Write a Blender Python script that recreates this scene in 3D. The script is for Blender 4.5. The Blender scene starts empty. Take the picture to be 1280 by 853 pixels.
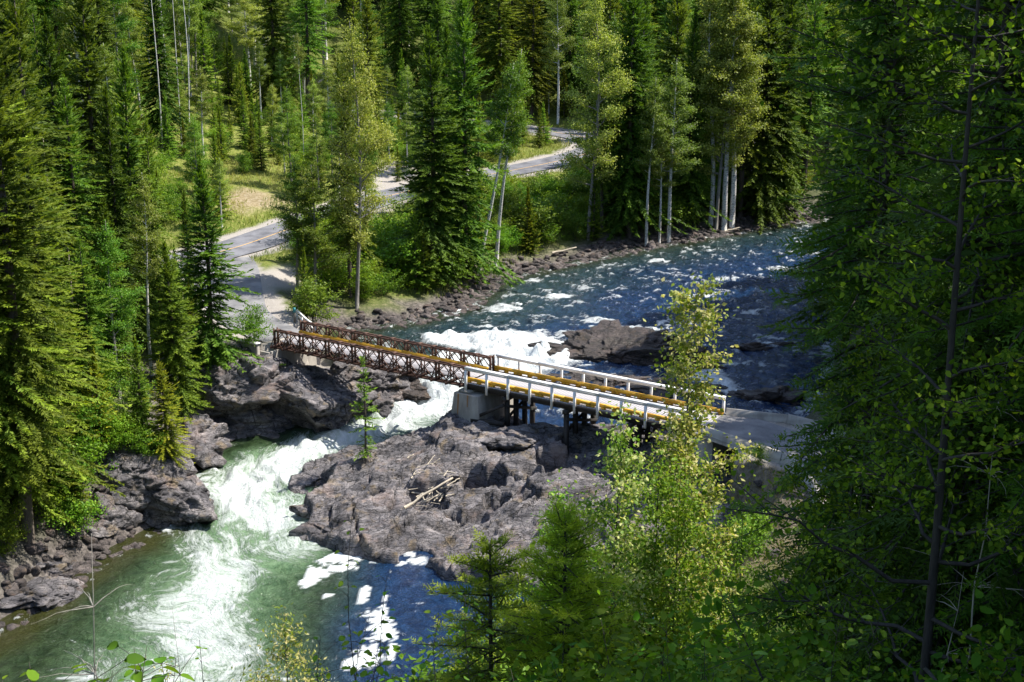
import bpy, bmesh, math, random
import numpy as np
from mathutils import Vector, Matrix

PI = math.pi
sc = bpy.context.scene
C = sc.collection

# ------------------------------------------------------------------ camera
F = 1700.0
PITCH = math.atan(469.5 / F)
CZ = 41.0
cam_data = bpy.data.cameras.new('camera')
cam_data.sensor_width = 36.0
cam_data.lens = 36.0 * F / 1280.0
cam_data.clip_start = 0.3
cam_data.clip_end = 6000.0
cam = bpy.data.objects.new('camera', cam_data)
cam.location = (0, 0, CZ)
cam.rotation_euler = (PI / 2 - PITCH, 0, 0)
C.objects.link(cam)
sc.camera = cam

# ------------------------------------------------------------------ light
SUN_EL = math.radians(57)
SUN_AZ = math.radians(77)          # clockwise from +Y
w = bpy.data.worlds.new('World')
sc.world = w
w.use_nodes = True
nt = w.node_tree
bg = nt.nodes['Background']
sky = nt.nodes.new('ShaderNodeTexSky')
sky.sky_type = 'NISHITA'
sky.sun_disc = False
sky.sun_elevation = SUN_EL
sky.sun_rotation = SUN_AZ
nt.links.new(sky.outputs[0], bg.inputs[0])
bg.inputs[1].default_value = 0.14
sd = bpy.data.lights.new('sun', 'SUN')
sd.energy = 4.6
sd.angle = math.radians(0.5)
sd.color = (1.0, 0.945, 0.84)
sun = bpy.data.objects.new('sun', sd)
C.objects.link(sun)
sdir = Vector((math.sin(SUN_AZ) * math.cos(SUN_EL), math.cos(SUN_AZ) * math.cos(SUN_EL), math.sin(SUN_EL)))
sun.rotation_euler = (-sdir).to_track_quat('-Z', 'Y').to_euler()
sun.location = (90, -20, 120)
sc.view_settings.view_transform = 'Standard'
sc.view_settings.look = 'None'
sc.view_settings.exposure = 1.0
sc.view_settings.gamma = 1.0
sc.view_settings.use_curve_mapping = False
sc.cycles.max_bounces = 6
sc.cycles.diffuse_bounces = 3
sc.cycles.glossy_bounces = 2
sc.cycles.transmission_bounces = 3
sc.cycles.caustics_reflective = False
sc.cycles.caustics_refractive = False

# ------------------------------------------------------------------ noise
def _h(ix, iy, iz, s):
    h = (ix * 374761393 + iy * 668265263 + iz * 2147483647 + s * 1274126177) & 0xffffffff
    h = ((h ^ (h >> 13)) * 1274126177) & 0xffffffff
    h = ((h ^ (h >> 15)) * 2246822519) & 0xffffffff
    return ((h ^ (h >> 16)) & 0xffffff) / 16777215.0

def noise(x, y, z=None, s=0):
    x = np.asarray(x, float); y = np.asarray(y, float)
    z = np.zeros_like(x) if z is None else np.asarray(z, float)
    ix = np.floor(x).astype(np.int64); iy = np.floor(y).astype(np.int64); iz = np.floor(z).astype(np.int64)
    fx = x - ix; fy = y - iy; fz = z - iz
    fx = fx * fx * (3 - 2 * fx); fy = fy * fy * (3 - 2 * fy); fz = fz * fz * (3 - 2 * fz)
    r = 0
    for a in (0, 1):
        for b in (0, 1):
            for c in (0, 1):
                wt = (fx if a else 1 - fx) * (fy if b else 1 - fy) * (fz if c else 1 - fz)
                r = r + wt * _h(ix + a, iy + b, iz + c, s)
    return r * 2 - 1

def fbm(x, y, z=None, s=0, o=4, g=0.5):
    x = np.asarray(x, float); y = np.asarray(y, float)
    z = np.zeros_like(x) if z is None else np.asarray(z, float)
    a = 1; t = 0
    for i in range(o):
        t = t + a * noise(x, y, z, s + i * 17); a *= g
        x = x * 2.03 + 3.1; y = y * 2.03 + 1.7; z = z * 2.03 + 5.3
    return t

def pfbm(x, y, s=0, o=4, g=0.5):
    # gradient noise sum: no blocky contours
    x = np.asarray(x, float); y = np.asarray(y, float); a = 1; t = 0
    for i in range(o):
        ix = np.floor(x).astype(np.int64); iy = np.floor(y).astype(np.int64); fx = x - ix; fy = y - iy
        ux = fx * fx * fx * (fx * (fx * 6 - 15) + 10); uy = fy * fy * fy * (fy * (fy * 6 - 15) + 10); r = 0
        for p in (0, 1):
            for q in (0, 1):
                th = _h(ix + p, iy + q, 0 * ix, s + i * 13) * 6.28318
                r = r + (ux if p else 1 - ux) * (uy if q else 1 - uy) * (np.cos(th) * (fx - p) + np.sin(th) * (fy - q))
        t = t + a * 1.5 * r; a *= g; x, y = (x * 1.62 + y * 1.17) + 3.1, (y * 1.62 - x * 1.17) + 1.7
    return t

def worley(x, y, s=0):
    x = np.asarray(x, float); y = np.asarray(y, float)
    ix = np.floor(x).astype(np.int64); iy = np.floor(y).astype(np.int64)
    f1 = np.full(x.shape, 9.); f2 = np.full(x.shape, 9.); idv = np.zeros(x.shape)
    for a in (-1, 0, 1):
        for b in (-1, 0, 1):
            cx = ix + a; cy = iy + b
            px = cx + _h(cx, cy, 0 * cx, s); py = cy + _h(cx, cy, 0 * cx, s + 5)
            d = np.hypot(px - x, py - y); v = _h(cx, cy, 0 * cx, s + 9)
            n = d < f1
            f2 = np.where(n, f1, np.minimum(f2, d)); idv = np.where(n, v, idv); f1 = np.where(n, d, f1)
    return f1, f2, idv

def facets(x, y, z, s=0, g=0.3, ret=False):
    # broken planar slabs: every cell has its own tilt and step
    x, y, z = [np.asarray(q, float) for q in (x, y, z)]
    ix, iy, iz = [np.floor(q).astype(np.int64) for q in (x, y, z)]
    f1 = np.full(x.shape, 99.); f2 = np.full(x.shape, 99.); v = np.zeros(x.shape)
    flat = not np.any(z)
    for a in (-1, 0, 1):
        for b in (-1, 0, 1):
            for c in ((0,) if flat else (-1, 0, 1)):
                cx, cy, cz = ix + a, iy + b, iz + c
                dx = x - cx - _h(cx, cy, cz, s); dy = y - cy - _h(cx, cy, cz, s + 1); dz = 0 if flat else z - cz - _h(cx, cy, cz, s + 2)
                d = dx * dx + dy * dy + dz * dz
                val = g * ((_h(cx, cy, cz, s + 3) - .5) * 2 * dx + (_h(cx, cy, cz, s + 4) - .5) * 2 * dy + (0 if flat else (_h(cx, cy, cz, s + 5) - .5) * 2 * dz)) + (_h(cx, cy, cz, s + 6) - .5) * g * 1.1
                m = d < f1
                f2 = np.where(m, f1, np.minimum(f2, d)); v = np.where(m, val, v); f1 = np.where(m, d, f1)
    return (v, np.sqrt(f2) - np.sqrt(f1)) if ret else v

def sstep(a, b, x):
    t = np.clip((np.asarray(x, float) - a) / (b - a), 0, 1)
    return t * t * (3 - 2 * t)

# survey helper: a sight line of the photograph met with a level z, in metres
def at(px, py, z):
    u = (px - 640) / F; v = (426.5 - py) / F
    dy = math.cos(PITCH) + v * math.sin(PITCH); dz = -math.sin(PITCH) + v * math.cos(PITCH)
    t = (z - CZ) / dz
    return np.array([u * t, dy * t])

# ------------------------------------------------------------------ bridge frame
BA = at(343, 413, 8.9)
BDIR = at(853, 513, 8.9) - BA; BDIR /= np.linalg.norm(BDIR)
BPER = np.array([-BDIR[1], BDIR[0]])
BANG = math.atan2(BDIR[1], BDIR[0])
def bst(x, y):
    return (x - BA[0]) * BDIR[0] + (y - BA[1]) * BDIR[1], (x - BA[0]) * BPER[0] + (y - BA[1]) * BPER[1]
def bxy(s, t):
    return BA + BDIR * s + BPER * t
DECK = 7.7

# ------------------------------------------------------------------ river, roads, terrain
BANK_L = np.array([(-260, -160), (-120, -40), (-70, 25), (-48, 58), (-35, 74), (-31, 82), (-28.5, 91), (-25.5, 96.5), (-24.6, 100), (-26, 106), (-27.5, 112),
                   (-24, 116.5), (-19, 117), (-14, 118), (-10, 121), (-8.5, 124), (-10, 128), (-13, 133), (-17, 138.5), (-10.8, 141), (-4.5, 148), (-1, 161),
                   (9.5, 171), (18, 178), (26.5, 184.5), (39, 194), (60, 203), (100, 214), (200, 240), (500, 300), (1400, 420)], float)
BANK_R = np.array([(-230, -200), (-100, -70), (-60, -10), (-40, 35), (-20, 58), (-3, 66), (6, 76), (13, 83), (16, 92), (19, 101), (22, 106), (26, 113), (29.5, 122),
                   (33, 135), (38, 150), (50, 168), (100, 186), (200, 205), (500, 250), (1400, 340)], float)
RIVER = np.vstack([BANK_L, BANK_R[::-1]])
ROAD_MAIN = np.array([(-120, 138, 11), (-75, 143, 9.6), (-52, 146, 8.8), (-40, 150, 8.6), (-33.5, 157.5, 8.7), (-28.5, 167, 9.1), (-23, 178, 9.6), (-16.5, 189, 10.1), (-6, 201, 10.6), (3, 210, 11),
                      (10, 218, 11.4), (14.5, 226, 11.8), (14, 234, 12.2), (8, 240, 12.7), (-2, 245, 13.2), (-18, 254, 13.8), (-40, 262, 15), (-80, 270, 18)], float)
_e = bxy(0, 2)
ROAD_LINK = np.array([tuple(bxy(-0.6, 2.1)) + (DECK,), tuple(bxy(-3.0, 2.6)) + (7.75,), (-26.3, 129, 7.9), (-29.2, 137, 8.2), (-32, 146, 8.5), (-34.5, 152, 8.62)], float)
_q = bxy(43.0, 2.0)
ROAD_NEAR = np.array([tuple(_q) + (DECK,), tuple(bxy(45.5, 1.8)) + (7.6,), (23.2, 88.5, 7.4), (25.0, 82.0, 7.2), (25.6, 75, 7.1), (26.5, 66, 7.4), (31, 56, 8.2), (42, 46, 9.5), (70, 35, 12)], float)

def smooth_line(P, n=6):
    P = np.asarray(P, float); out = []
    for i in range(len(P) - 1):
        p0 = P[max(i - 1, 0)]; p1 = P[i]; p2 = P[i + 1]; p3 = P[min(i + 2, len(P) - 1)]
        for k in range(n):
            t = k / n
            out.append(0.5 * ((2 * p1) + (-p0 + p2) * t + (2 * p0 - 5 * p1 + 4 * p2 - p3) * t * t + (-p0 + 3 * p1 - 3 * p2 + p3) * t ** 3))
    out.append(P[-1])
    return np.array(out)
ROADS = [(smooth_line(ROAD_MAIN, 4), 4.0, 1.5), (smooth_line(ROAD_LINK, 4), 2.9, 1.6), (smooth_line(ROAD_NEAR, 4), 3.2, 0.9)]

def seg_dist(x, y, P):
    best = np.full(x.shape, 1e9); val = np.zeros(x.shape); side = np.zeros(x.shape)
    for i in range(len(P) - 1):
        ax, ay = P[i][:2]; bx, by = P[i + 1][:2]
        dx, dy = bx - ax, by - ay
        t = np.clip(((x - ax) * dx + (y - ay) * dy) / (dx * dx + dy * dy), 0, 1)
        d = np.hypot(x - ax - t * dx, y - ay - t * dy)
        m = d < best
        best = np.where(m, d, best)
        if P.shape[1] > 2:
            val = np.where(m, P[i][2] + t * (P[i + 1][2] - P[i][2]), val)
    return best, val

def inside(x, y, P):
    r = np.zeros(x.shape, bool); n = len(P); j = n - 1
    for i in range(n):
        xi, yi = P[i][:2]; xj, yj = P[j][:2]
        c = ((yi > y) != (yj > y)) & (x < (xj - xi) * (y - yi) / (yj - yi + 1e-12) + xi)
        r ^= c; j = i
    return r

def water_level(x, y):
    s, t = bst(x, y)
    lv = np.interp(t, [-20, -9, -3, 3, 7, 10, 13, 17, 40, 400], [0, 0.2, 0.7, 1.3, 2.0, 2.9, 3.8, 4.0, 4.1, 9])
    return lv

class RBF:
    def __init__(self, pts):
        p = np.array(pts, float); self.p = p[:, :2]; n = len(p)
        d = np.hypot(p[:, None, 0] - p[None, :, 0], p[:, None, 1] - p[None, :, 1])
        A = np.zeros((n + 1, n + 1)); A[:n, :n] = d; A[:n, n] = 1; A[n, :n] = 1
        self.w = np.linalg.solve(A, np.append(p[:, 2], 0))
    def __call__(self, x, y):
        r = np.full(x.shape, self.w[-1])
        for (a, b), wt in zip(self.p, self.w[:-1]):
            r = r + wt * np.hypot(x - a, y - b)
        return r

T_FAR = RBF([(-24, 126, 7.6), (-27, 137, 8), (-30, 155, 8.6), (-26, 172, 9.3), (-16, 191, 10.2), (6, 217, 11.5), (12, 235, 12.5), (5, 240, 13), (-16, 250, 13.5),
             (-30, 119, 7.6), (-33, 110, 8.5), (-33, 100, 8), (-36, 90, 5), (-40, 80, 6), (-45, 100, 16), (-50, 120, 17), (-45, 135, 10), (-60, 110, 26), (-60, 80, 24),
             (-80, 100, 38), (-40, 151, 8.5), (-60, 148, 10), (-55, 172, 13), (-80, 200, 24), (-36, 182, 11.5), (-30, 205, 13), (-60, 220, 22), (0, 260, 15), (-30, 265, 17),
             (40, 230, 11), (20, 195, 8), (35, 205, 8.5), (0, 178, 8), (-10, 165, 7), (-12, 150, 5.5), (-18, 140, 6), (60, 225, 13), (30, 300, 28), (-50, 300, 32), (100, 300, 44),
             (-150, 300, 80), (0, 360, 52), (100, 250, 24), (-90, 380, 75), (100, 400, 80), (0, 600, 130), (-400, 500, 170), (400, 500, 150), (-300, 100, 130), (-150, 60, 70),
             (-100, 10, 30), (500, 350, 60), (0, 1500, 220), (-1500, 800, 250), (1500, 1200, 250), (-1500, -500, 150)])
T_NEAR = RBF([(0, -2, 39.35), (0, 2, 39.1), (0, -30, 43), (-20, 0, 37), (-15, 12, 29.5), (-3, 12, 31.0), (3, 12, 32.2), (8, 12, 33.6), (14, 12, 36), (0, 22, 25), (8, 22, 27), (16, 22, 30),
              (0, 32, 18.2), (9, 32, 20.5), (18, 32, 23.5), (-15, 30, 17), (-25, 20, 24), (-30, 0, 34), (0, 48, 8), (10, 48, 11), (20, 48, 13.5), (8, 62, 5), (14, 62, 7.5), (15, 74, 5.5),
              (17, 84, 6), (19, 94, 6.5), (-12, 46, 6), (30, 22, 36), (40, 40, 30), (31, 50, 12), (26, 62, 8), (32, 70, 10), (33, 80, 10), (32, 92, 9.5), (30, 102, 9),
              (45, 70, 22), (45, 95, 20), (42, 115, 18), (60, 80, 34), (60, 120, 30), (70, 150, 32), (100, 160, 45), (100, 100, 60), (150, 80, 85), (60, 0, 60), (120, 0, 90), (0, -100, 60),
              (-100, -120, 60), (300, 100, 150), (1500, 0, 250), (0, -1500, 220), (1500, 250, 150)])

def H(x, y, detail=True):
    x = np.asarray(x, float); y = np.asarray(y, float)
    shp = x.shape; x = x.ravel(); y = y.ravel()
    ins = inside(x, y, RIVER)
    dL, _ = seg_dist(x, y, BANK_L); dR, _ = seg_dist(x, y, BANK_R)
    cx = np.clip(x, -1500, 1500); cy = np.clip(y, -1500, 1500)
    far = T_FAR(cx, cy); near = T_NEAR(cx, cy)
    wl = water_level(x, y)
    s, t = bst(x, y)
    wb = np.where((t < 6), 2.6, 7.5)
    wb = np.where((t < 6) & (y > 112), 3.5, wb)
    wb = np.where((y < 97), 6.5, wb)
    hl = wl - 0.4 + (far - wl) * sstep(0, 1, dL / wb * 0.9 + 0.02)
    hr = wl - 0.4 + (near - wl) * sstep(0, 1, dR / 4.5)
    h = np.where(dL < dR, hl, hr)
    bed = wl - 0.4 - np.minimum(np.minimum(dL, dR) * 0.7, 1.6)
    h = np.where(ins, bed, h)
    if detail:
        amp = sstep(0, 6, np.minimum(dL, dR)) * sstep(3, 8, np.hypot(x, y))
        h = h + amp * (0.55 * fbm(x * .11, y * .11, s=3, o=3) + 0.14 * fbm(x * .8, y * .8, s=8, o=3))
        # stony lumps on the shores
        f1, f2, _i = worley(x * 0.9, y * 0.9, 4)
        lump = (1 - sstep(2, 7, np.minimum(dL, dR))) * (~ins) * (y > 130)
        h = h + lump * 0.35 * (0.7 - f1)
    for P, hw, sh in ROADS:
        d, z = seg_dist(x, y, P)
        k = 1 - sstep(hw + sh, hw + sh + 4.5, d)
        k = np.where(ins, 0, k)
        drop = np.where(d < hw + 0.3, 0.12, 0.03)
        h = h * (1 - k) + (z - drop) * k
    # the rock is cut back under and before the left abutment
    zone = sstep(-3.4, -1.6, s) * (1 - sstep(6.5, 9, s)) * sstep(-6.5, -4.5, t) * (1 - sstep(6, 7.5, t)) * ~((s < .1) & (t > -1.0) & (t < 5.0))
    h = np.where(zone > 0, np.minimum(h, 4.2 + (1 - zone) * 4), h)
    return h.reshape(shp)

def h1(x, y):
    return float(H(np.array([x]), np.array([y]))[0])

_TT = np.concatenate([np.linspace(3, 60, 300), np.linspace(60, 260, 700), np.linspace(260, 900, 500)])
def ground_at(px, py):
    u = (px - 640) / F; v = (426.5 - py) / F
    dy = math.cos(PITCH) + v * math.sin(PITCH); dz = -math.sin(PITCH) + v * math.cos(PITCH)
    X = u * _TT; Y = dy * _TT; Z = CZ + dz * _TT
    g = H(X, Y)
    i = np.argmax(Z < g)
    if not (Z < g).any(): i = len(_TT) - 1
    return X[i], Y[i], g[i]

# ------------------------------------------------------------------ mesh helpers
def mesh_tris(name, v, f, attr=None, smooth=False, attrs=None):
    v = np.ascontiguousarray(v, np.float32); f = np.ascontiguousarray(f, np.int32)
    me = bpy.data.meshes.new(name)
    me.vertices.add(len(v)); me.vertices.foreach_set('co', v.ravel())
    k = f.shape[1]
    me.loops.add(f.size); me.loops.foreach_set('vertex_index', f.ravel())
    me.polygons.add(len(f)); me.polygons.foreach_set('loop_start', np.arange(0, f.size, k, dtype=np.int32))
    if smooth: me.polygons.foreach_set('use_smooth', np.ones(len(f), bool))
    if attr is not None: attrs = {'col': attr}
    for n, a in (attrs or {}).items():
        a = np.asarray(a, np.float32)
        if a.ndim == 1: a = np.stack([a, a, a], 1)
        at_ = me.attributes.new(n, 'FLOAT_COLOR', 'POINT')
        at_.data.foreach_set('color', np.ascontiguousarray(np.hstack([a, np.ones((len(a), 1), np.float32)]), np.float32).ravel())
    me.update(calc_edges=True)
    me.validate()
    return me

def tag(o, label=None, cat=None, group=None, kind=None):
    if label: o['label'] = label
    if cat: o['category'] = cat
    if group: o['group'] = group
    if kind: o['kind'] = kind
    return o

def link(name, me, mat=None, parent=None):
    o = bpy.data.objects.new(name, me)
    if mat is not None and len(me.materials) == 0: me.materials.append(mat)
    C.objects.link(o)
    if parent is not None: o.parent = parent
    return o

def empty(name, loc=(0, 0, 0), rz=0.0):
    o = bpy.data.objects.new(name, None)
    o.empty_display_size = 0.3
    o.location = loc; o.rotation_euler = (0, 0, rz)
    C.objects.link(o)
    return o

def copy_tree(o, parent=None):
    c = o.copy(); C.objects.link(c); c.parent = parent
    for ch in list(o.children): copy_tree(ch, c)
    return c

class Geo:
    def __init__(s): s.v = []; s.f = []; s.n = 0
    def add(s, v, f):
        v = np.asarray(v, float); f = np.asarray(f, int)
        s.v.append(v); s.f.append(f + s.n); s.n += len(v)
    def box(s, c, d, rz=0.0, M=None):
        hx, hy, hz = d[0] / 2, d[1] / 2, d[2] / 2
        p = np.array([(x, y, z) for x in (-hx, hx) for y in (-hy, hy) for z in (-hz, hz)])
        if M is not None: p = p @ M.T
        if rz:
            ca, sa = math.cos(rz), math.sin(rz); R = np.array([[ca, -sa, 0], [sa, ca, 0], [0, 0, 1]]); p = p @ R.T
        p = p + np.array(c)
        q = [(0, 1, 3, 2), (4, 6, 7, 5), (0, 4, 5, 1), (2, 3, 7, 6), (0, 2, 6, 4), (1, 5, 7, 3)]
        s.add(p, [t for a in q for t in ((a[0], a[1], a[2]), (a[0], a[2], a[3]))])
    def bar(s, a, b, w_, h_=None):
        a = np.array(a, float); b = np.array(b, float); h_ = h_ or w_
        d = b - a; L = np.linalg.norm(d); d /= L
        up = np.array([0, 0, 1.]) if abs(d[2]) < .95 else np.array([0, 1., 0])
        y = np.cross(up, d); y /= np.linalg.norm(y); z = np.cross(d, y)
        s.box((a + b) / 2, (L, w_, h_), M=np.stack([d, y, z], 1))
    def tube(s, P, R, k=6, cap=True):
        P = np.asarray(P, float); R = np.asarray(R, float); n = len(P)
        T = np.gradient(P, axis=0); T /= np.linalg.norm(T, axis=1)[:, None] + 1e-9
        up = np.array([0, 0, 1.]) if abs(T[0][2]) < .9 else np.array([1., 0, 0])
        A = np.cross(T, up); A /= np.linalg.norm(A, axis=1)[:, None] + 1e-9
        B = np.cross(T, A)
        th = np.arange(k) * 2 * PI / k
        v = (P[:, None, :] + R[:, None, None] * (np.cos(th)[None, :, None] * A[:, None, :] + np.sin(th)[None, :, None] * B[:, None, :])).reshape(-1, 3)
        f = []
        for i in range(n - 1):
            for j in range(k):
                a = i * k + j; b = i * k + (j + 1) % k; c = a + k; d = b + k
                f += [(a, b, d), (a, d, c)]
        if cap:
            for o_ in (0, (n - 1) * k):
                f += [(o_, o_ + j, o_ + j + 1) for j in range(1, k - 1)]
        s.add(v, f)
    def arr(s): return np.vstack(s.v), np.vstack(s.f)
    def build(s, name, mat, parent=None, smooth=False):
        v, f = s.arr()
        return link(name, mesh_tris(name, v, f, smooth=smooth), mat, parent)

# ------------------------------------------------------------------ materials
def newmat(name):
    m = bpy.data.materials.new(name); m.use_nodes = True
    n = m.node_tree; n.nodes.clear()
    out = n.nodes.new('ShaderNodeOutputMaterial')
    return m, n, out

def N(n, t, **kw):
    x = n.nodes.new(t)
    for k, v in kw.items():
        if k in ('operation', 'blend_type', 'data_type', 'attribute_name', 'wave_type', 'feature', 'bands_direction', 'noise_dimensions'): setattr(x, k, v)
        else: x.inputs[k].default_value = v
    return x

def ramp(n, src, stops):
    r = n.nodes.new('ShaderNodeValToRGB'); e = r.color_ramp.elements
    while len(e) < len(stops): e.new(0.5)
    for i, (p, c) in enumerate(stops):
        e[i].position = p; e[i].color = (*c, 1) if len(c) == 3 else c
    n.links.new(src, r.inputs[0])
    return r.outputs[0]

def mix(n, fac, a, b, bt='MIX'):
    m = n.nodes.new('ShaderNodeMix'); m.data_type = 'RGBA'; m.blend_type = bt
    for i, s in ((0, fac), (6, a), (7, b)):
        if isinstance(s, (int, float)): m.inputs[i].default_value = s
        elif isinstance(s, tuple): m.inputs[i].default_value = (*s, 1)
        else: n.links.new(s, m.inputs[i])
    return m.outputs[2]

def mapping(n, src, scale, loc=(0, 0, 0), rot=(0, 0, 0)):
    m = n.nodes.new('ShaderNodeMapping'); m.inputs['Scale'].default_value = scale; m.inputs['Location'].default_value = loc; m.inputs['Rotation'].default_value = rot
    n.links.new(src, m.inputs[0]); return m.outputs[0]

def noise_n(n, vec, scale, detail=4, rough=0.55, dist=0.0):
    t = N(n, 'ShaderNodeTexNoise', Scale=scale, Detail=detail, Roughness=rough, Distortion=dist)
    n.links.new(vec, t.inputs['Vector']); return t.outputs[0]

def bump(n, h, st, dist=0.05):
    b = N(n, 'ShaderNodeBump', Strength=st, Distance=dist); n.links.new(h, b.inputs['Height']); return b.outputs[0]

def leaf_mat(name, c0, c1, tip, transl=0.35, var=0.25, rough=0.6, spec=0.2):
    m, n, out = newmat(name)
    a = N(n, 'ShaderNodeAttribute', attribute_name='col')
    sp = n.nodes.new('ShaderNodeSeparateColor'); n.links.new(a.outputs[0], sp.inputs[0])
    col = mix(n, sp.outputs[0], c0, c1)
    col = mix(n, sp.outputs[1], col, tip)
    oi = n.nodes.new('ShaderNodeObjectInfo')
    mr = N(n, 'ShaderNodeMapRange'); n.links.new(oi.outputs['Random'], mr.inputs[0]); mr.inputs[3].default_value = 1 - var; mr.inputs[4].default_value = 1 + var
    mh = N(n, 'ShaderNodeMath', operation='MULTIPLY_ADD'); n.links.new(oi.outputs['Random'], mh.inputs[0]); mh.inputs[1].default_value = 7.13; mh.inputs[2].default_value = 0
    fr = N(n, 'ShaderNodeMath', operation='FRACT'); n.links.new(mh.outputs[0], fr.inputs[0])
    mr2 = N(n, 'ShaderNodeMapRange'); n.links.new(fr.outputs[0], mr2.inputs[0]); mr2.inputs[3].default_value = 0.472; mr2.inputs[4].default_value = 0.522
    hs = n.nodes.new('ShaderNodeHueSaturation'); n.links.new(col, hs.inputs['Color']); n.links.new(mr.outputs[0], hs.inputs['Value']); n.links.new(mr2.outputs[0], hs.inputs['Hue'])
    col = hs.outputs[0]
    p = N(n, 'ShaderNodeBsdfPrincipled', Roughness=rough); p.inputs['Specular IOR Level'].default_value = spec
    n.links.new(col, p.inputs['Base Color'])
    t = n.nodes.new('ShaderNodeBsdfTranslucent')
    tc = mix(n, 1.0, col, (1.0, 1.0, 0.45), 'MULTIPLY'); n.links.new(tc, t.inputs[0])
    ms = n.nodes.new('ShaderNodeMixShader'); ms.inputs[0].default_value = transl
    n.links.new(p.outputs[0], ms.inputs[1]); n.links.new(t.outputs[0], ms.inputs[2]); n.links.new(ms.outputs[0], out.inputs[0])
    return m

def bark_mat(name, c0, c1, birch=False):
    m, n, out = newmat(name)
    tc = n.nodes.new('ShaderNodeTexCoord')
    v = mapping(n, tc.outputs['Object'], (3, 3, 9) if birch else (7, 7, 1.6))
    h = noise_n(n, v, 1.6 if birch else 2.5, 5, 0.65)
    col = ramp(n, h, [(0.40, c0), (0.47, c1)] if birch else [(0.3, c0), (0.7, c1)])
    p = N(n, 'ShaderNodeBsdfPrincipled', Roughness=0.85); n.links.new(col, p.inputs['Base Color'])
    n.links.new(bump(n, h, 0.5, 0.03), p.inputs['Normal']); n.links.new(p.outputs[0], out.inputs[0])
    return m

def plain_mat(name, c, c2=None, rough=0.6, scale=3.0, b=0.15, metal=0.0, lo=0.35, hi=0.65, det=6, stretch=(1, 1, 1)):
    m, n, out = newmat(name)
    tc = n.nodes.new('ShaderNodeTexCoord')
    h = noise_n(n, mapping(n, tc.outputs['Object'], stretch), scale, det, 0.65)
    col = ramp(n, h, [(lo, c2 or tuple(x * .7 for x in c)), (hi, c)])
    p = N(n, 'ShaderNodeBsdfPrincipled', Roughness=rough, Metallic=metal); n.links.new(col, p.inputs['Base Color'])
    n.links.new(bump(n, h, b, 0.02), p.inputs['Normal']); n.links.new(p.outputs[0], out.inputs[0])
    return m

def rock_mat(name, dark, mid, light, ochre, world=True, wet=0.0, lich=0.5):
    m, n, out = newmat(name)
    if world:
        g = n.nodes.new('ShaderNodeNewGeometry'); pos = g.outputs['Position']
    else:
        tc = n.nodes.new('ShaderNodeTexCoord'); oi = n.nodes.new('ShaderNodeObjectInfo')
        ad = N(n, 'ShaderNodeVectorMath', operation='MULTIPLY_ADD'); n.links.new(oi.outputs['Location'], ad.inputs[0]); ad.inputs[1].default_value = (3.7, 2.9, 1.3); n.links.new(tc.outputs['Object'], ad.inputs[2]); pos = ad.outputs[0]
    h1_ = noise_n(n, mapping(n, pos, (1, 1, 1.6)), 0.55, 8, 0.62, 0.6)
    st = noise_n(n, mapping(n, pos, (0.5, 1.1, 4.5), rot=(0.32, -0.18, 0.5)), 1.5, 7, 0.7, 0.8)
    fine = noise_n(n, pos, 9, 6, 0.75)
    c = ramp(n, h1_, [(0.30, dark), (0.48, mid), (0.68, light)])
    c = mix(n, 0.75, c, ramp(n, st, [(0.34, (0.10, 0.09, 0.10)), (0.42, (0.62, 0.6, 0.6)), (0.62, (1.12, 1.08, 1.05))]), 'MULTIPLY')
    c = mix(n, 0.55, c, ramp(n, fine, [(0.3, (0.45, 0.43, 0.42)), (0.6, (1.1, 1.08, 1.05))]), 'MULTIPLY')
    oc = noise_n(n, pos, 0.8, 5, 0.6); ocf = ramp(n, oc, [(0.56, (0, 0, 0)), (0.68, (lich, lich, lich))])
    c = mix(n, ocf, c, ochre)
    if not world:
        mr = N(n, 'ShaderNodeMapRange'); n.links.new(oi.outputs['Random'], mr.inputs[0]); mr.inputs[3].default_value = 0.6; mr.inputs[4].default_value = 1.35
        hs = n.nodes.new('ShaderNodeHueSaturation'); n.links.new(c, hs.inputs['Color']); n.links.new(mr.outputs[0], hs.inputs['Value']); c = hs.outputs[0]
    vv = []
    for sc1, th in ((.55, .012), (1.5, .02)):
        dn = N(n, 'ShaderNodeTexNoise', Scale=1.1, Detail=4); n.links.new(pos, dn.inputs['Vector'])
        va = N(n, 'ShaderNodeVectorMath', operation='MULTIPLY_ADD'); n.links.new(dn.outputs['Color'], va.inputs[0]); va.inputs[1].default_value = (1.1, 1.1, 1.1); n.links.new(pos, va.inputs[2])
        vo = N(n, 'ShaderNodeTexVoronoi', feature='DISTANCE_TO_EDGE', Scale=sc1); n.links.new(mapping(n, va.outputs[0], (.7, 1.5, 2.0), rot=(.3, -.1, .55)), vo.inputs['Vector'])
        vv.append(ramp(n, vo.outputs['Distance'], [(th * .5, (.04, .04, .04)), (th * 3.0, (1, 1, 1))]))
    c = mix(n, .9, c, vv[0], 'MULTIPLY'); c = mix(n, .6, c, vv[1], 'MULTIPLY')
    pk = noise_n(n, pos, .45, 4, .6, .5); c = mix(n, ramp(n, pk, [(.55, (0, 0, 0)), (.70, (.32, .32, .32))]), c, tuple(min(1, q * k_) for q, k_ in zip(light, (1.12, .86, .72))))
    p = N(n, 'ShaderNodeBsdfPrincipled', Roughness=0.8 - wet * 0.5); n.links.new(c, p.inputs['Base Color'])
    mm = N(n, 'ShaderNodeMath', operation='ADD'); n.links.new(st, mm.inputs[0]); m2 = N(n, 'ShaderNodeMath', operation='MULTIPLY'); n.links.new(fine, m2.inputs[0]); m2.inputs[1].default_value = 0.5; n.links.new(m2.outputs[0], mm.inputs[1])
    n.links.new(bump(n, mm.outputs[0], 1.0, 0.3), p.inputs['Normal']); n.links.new(p.outputs[0], out.inputs[0])
    return m

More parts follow.
